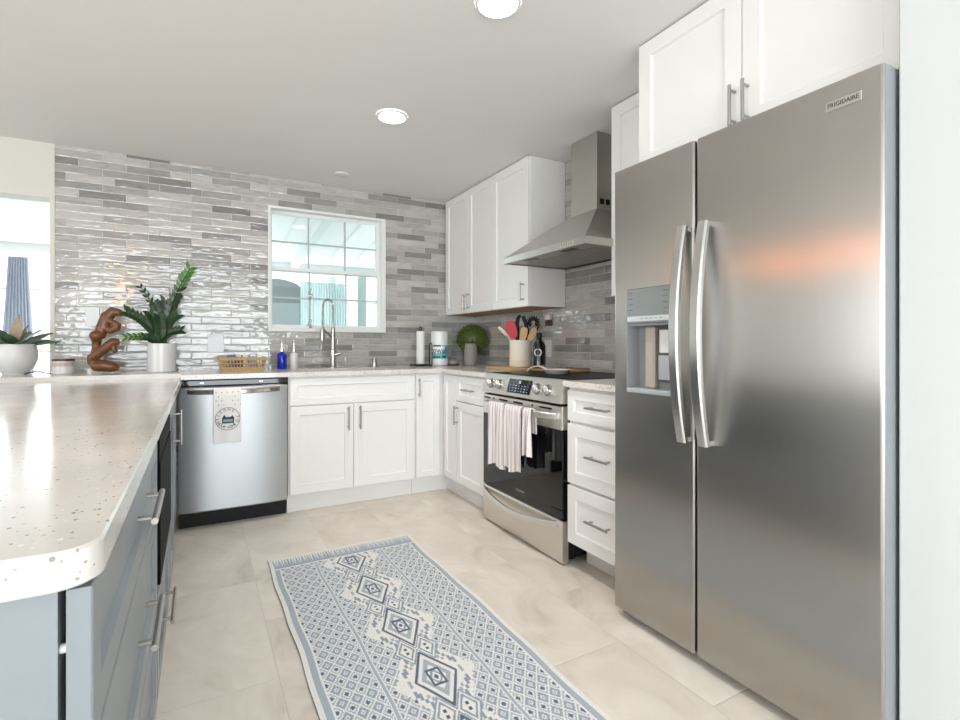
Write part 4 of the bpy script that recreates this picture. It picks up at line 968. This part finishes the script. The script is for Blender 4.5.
# carved sculpture: limbs fused into one smooth carving
def sp(px, py, dy=0.0): return Vector((-2.795+(px-88)*0.005, -0.20+dy, 0.908+(373-py)*0.0061))
mb = MB()
def limb(*a): mb.tube([sp(*q[:3]) for q in a], [q[3] for q in a], 14)
def ball(px, py, dy, rx, rz=None):
    c = sp(px, py, dy); mb.lathe((c.x, c.y, c.z), [(rx*math.sin(PI*k/10), -(rz or rx)*math.cos(PI*k/10)) for k in range(11)], 18)
limb((91, 367, 0, .022), (95, 366, 0, .034), (104, 366, 0, .038), (113, 367.5, 0, .032), (119, 369, 0, .018))
limb((91, 365, 0, .02), (92, 358, 0, .028), (97, 355, -.01, .028), (106, 348, -.015, .028), (114, 342, -.02, .027), (120, 342, -.02, .020))
limb((113, 344, -.02, .02), (115.5, 353, -.03, .013))
limb((94, 358, 0, .022), (96, 346, .012, .022), (96, 338, .01, .03))
ball(96.5, 336, -.012, .036, .034)
limb((99, 338, 0, .030), (102, 328, 0, .034), (107, 317, 0, .036), (113, 311.5, 0, .032), (119, 312.5, -.005, .024), (123, 315, -.008, .013))
limb((104, 327, -.01, .02), (111, 331, -.02, .022), (117, 328, -.025, .026), (118, 323, -.025, .020))
limb((107, 318, -.015, .018), (112, 322, -.03, .016), (117, 324, -.03, .017))
o = mb.build('wood_sculpture', wood)
m = o.modifiers.new('fuse', 'REMESH'); m.mode = 'VOXEL'; m.voxel_size = 0.005; m.use_smooth_shade = True
m = o.modifiers.new('smooth', 'SMOOTH'); m.factor = 0.5; m.iterations = 5
new = bpy.data.meshes.new_from_object(o.evaluated_get(bpy.context.evaluated_depsgraph_get())); o.modifiers.clear(); o.data = new
new.materials.clear(); new.materials.append(wood); new.polygons.foreach_set('use_smooth', [True]*len(new.polygons))
for v in new.vertices:
    v.co.z = max(v.co.z, CT+0.0004-o.location.z)
tag(o, 'brown carved wood sculpture of bent branching forms left of the plant pot', 'sculpture')
t = thing('candle_jar', (-2.912, -0.20, CT), 'white candle jar with dark red lid at the tile edge', 'candle')
MB().lathe((-2.912, -0.20, CT), [(0.048, 0), (0.053, 0.004), (0.053, 0.074), (0.050, 0.078)], 32).build('jar', pm('milky_glass', (216,218,216), 0.15), t)
MB().lathe((-2.912, -0.20, CT+0.0785), [(0.055, 0), (0.055, 0.010), (0.052, 0.012)], 32).build('lid', pm('dark_red_lid', (74,28,26), 0.3), t)
MB().lathe((-2.912, -0.20, CT), [(0.0534, 0.046), (0.0536, 0.05), (0.0536, 0.066), (0.0534, 0.07)], 32, cap=False).build('label_band', pm('beige_label', (196,184,176), 0.5), t)
px_, py_ = -3.165, -0.06
t = thing('potted_plant', (px_, py_, CT), 'pink and green leafy plant in a round white bowl by the wall opening', 'plant')
MB().lathe((px_, py_, CT), [(0.058, 0), (0.062, 0.008), (0.085, 0.03), (0.106, 0.085), (0.108, 0.13), (0.098, 0.175), (0.094, 0.178), (0.090, 0.172), (0.098, 0.13)], 40, cap=False).build('bowl', ceramic, t)
MB().lathe((px_, py_, CT+0.14), [(0.099, 0), (0.06, 0.012), (0.01, 0.016)], 24).build('soil', soil_m, t)
lg = MB(); lp = MB(); rl = random.Random(3)
for az, el, L_, wd in ((-8, 14, 0.20, 0.034), (14, 34, 0.18, 0.036), (-30, 42, 0.17, 0.036), (-62, 20, 0.16, 0.038), (-95, 38, 0.15, 0.040), (-125, 24, 0.17, 0.036), (-160, 30, 0.19, 0.036), (172, 12, 0.20, 0.034), (150, 48, 0.17, 0.034), (40, 20, 0.18, 0.034), (75, 40, 0.17, 0.034), (110, 25, 0.18, 0.034), (-45, 62, 0.15, 0.030), (-140, 58, 0.15, 0.030)):
    a, e = math.radians(az), math.radians(el)
    leaflet(lg, (px_+0.015*math.cos(a), py_+0.015*math.sin(a), CT+0.16), (math.cos(a)*math.cos(e), math.sin(a)*math.cos(e), math.sin(e)), L_, wd, (0, -0.5, 1))
for az, el, L_, wd in ((60, 82, 0.20, 0.030), (-20, 60, 0.12, 0.022), (-110, 66, 0.09, 0.018)):
    a, e = math.radians(az), math.radians(el)
    leaflet(lp, (px_, py_-0.015, CT+0.16), (math.cos(a)*math.cos(e), math.sin(a)*math.cos(e), math.sin(e)), L_, wd, (0, -1, 0.3))
lg.build('foliage', leaf_grey, t); lp.build('pink_foliage', leaf_pink, t)['label'] = 'pinkish central leaves'
tag(MB().tube([(-3.09, -0.20, CT+0.004), (-3.075, -0.205, CT+0.010), (-3.05, -0.20, CT+0.016), (-3.02, -0.19, CT+0.014), (-2.99, -0.19, CT+0.006), (-2.975, -0.185, CT+0.004)], 0.0035, 8).build('cord', black_plastic), 'short black cord lying between bowl plant and candle jar', 'cord')

# ---- outlets on the tiles
plate_m = pm('glossy_grey_plate', (206,208,208), 0.12)
def outlet(M, u, z, label, mat, w=0.037, h=0.062, double=True):
    t = thing('wall_outlet', M(u, z-h, 0.0), label, 'outlet', 'outlets on the tiled walls')
    mb = MB(); c = 0.002
    mb.poly([[M(u-w+i, z-h+i, d), M(u+w-i, z-h+i, d), M(u+w-i, z+h-i, d), M(u-w+i, z+h-i, d)] for i, d in ((0, 0.0003), (0, 0.003), (c, 0.0055))]); mb.build('cover_plate', mat, t)
    mb = MB()
    for zz in (z-0.02, z+0.02): mb.poly([[M(u-0.014, zz-0.014, d), M(u+0.014, zz-0.014, d), M(u+0.014, zz+0.014, d), M(u-0.014, zz+0.014, d)] for d in (0.005, 0.0072)])
    mb.build('receptacle', mat, t)
outlet(back_map(0), -2.803, 1.258, 'pale wall outlet plate behind the wood sculpture', plate_m)
outlet(back_map(0), -2.10, 1.086, 'pale wall outlet plate above the straw basket', plate_m, 0.052)
outlet(right_map(0), -1.062, 1.05, 'white wall outlet plate behind the black bottle', ceramic)
t = thing('plug_in_device', (-0.02, -1.09, 1.21), 'small plug-in device, white above and dark brown below, on the right tiles', 'device')
B(-0.045, -0.001, -1.122, -1.068, 1.253, 1.295, 0.012, 3).build('top', ceramic, t); B(-0.04, -0.001, -1.116, -1.074, 1.212, 1.2525, 0.006, 2).build('refill', pm('brown_plastic', (84,66,54), 0.3), t)

# ================================================================ seen through window and opening
t = thing('window_ornament', (-1.452, 0.018, 1.20), 'string of clear beads hanging against the kitchen window', 'ornament')
MB().tube([(-1.452, 0.018, 1.20), (-1.452, 0.018, 1.545)], 0.0012, 6).build('string', nickel, t)
mb = MB(); clr = pm('clear_bead', (226,234,234), 0.05, var=0.02, Transmission_Weight=0.6)
for i, (z, rr) in enumerate(((1.21, 0.013), (1.235, 0.017), (1.262, 0.012), (1.43, 0.012), (1.455, 0.017), (1.48, 0.013), (1.50, 0.009))): mb.lathe((-1.452+0.004*(-1)**i, 0.012, z), [(0.001, -rr), (rr*0.7, -rr*0.7), (rr, 0), (rr*0.7, rr*0.7), (0.001, rr)], 10)
mb.build('beads', clr, t)
mb = MB(); loops = []
for z, wd, am in ((0.05, 0.16, 0.03), (1.2, 0.13, 0.03), (1.7, 0.10, 0.025), (2.04, 0.085, 0.02)):
    L_ = [(-3.945-wd+2*wd*i/40, 3.2+am*math.sin(i*1.25), z) for i in range(41)]
    loops.append(L_+[(x, y+0.006, zz) for x, y, zz in L_[::-1]])
tag(mb.poly(loops).build('curtain', sheer('blue_grey_sheer', (216,219,226)), angle=80), 'gathered pale blue-grey curtain seen through the wall opening', 'curtain')
mb = MB(); loops = []
for z in (0.1, 1.95):
    L_ = [(-0.97+0.62*i/80, 3.22+0.018*math.sin(i*1.3), z) for i in range(81)]; loops.append(L_+[(x, y+0.006, zz) for x, y, zz in L_[::-1]])
tag(mb.poly(loops).build('curtain', sheer('white_sheer', (232,240,240)), angle=80), 'white pleated curtain seen through the lower window panes', 'curtain')
tag(B(-0.17, -0.04, 3.2, 3.33, -0.02, 2.1, 0.004).build('post', pm('pale_teal_post', (206,222,220), 0.5)), 'pale teal upright post seen through the right window panes', 'post')
t = thing('storage_cabinet', (-1.19, 3.05, -0.02), 'grey arched-top cabinet seen through the lower left window pane', 'cabinet')
gm = pm('slate_grey_cabinet', (150,158,164), 0.5)
arch = [(-1.40, -0.02), (-1.02, -0.02), (-1.02, 1.83)] + [(-1.02-0.38*i/10, 1.83+0.10*math.sin(PI*(0.12+0.88*i/10)*0.62)) for i in range(1, 11)]
MB().poly([[(x, y, z) for x, z in arch] for y in (2.9, 3.2)]).build('body', gm, t)
B(-1.385, -1.035, 2.892, 2.8995, 1.0, 1.62, 0.002).build('door', pm('blue_grey_door', (186,198,204), 0.4), t)
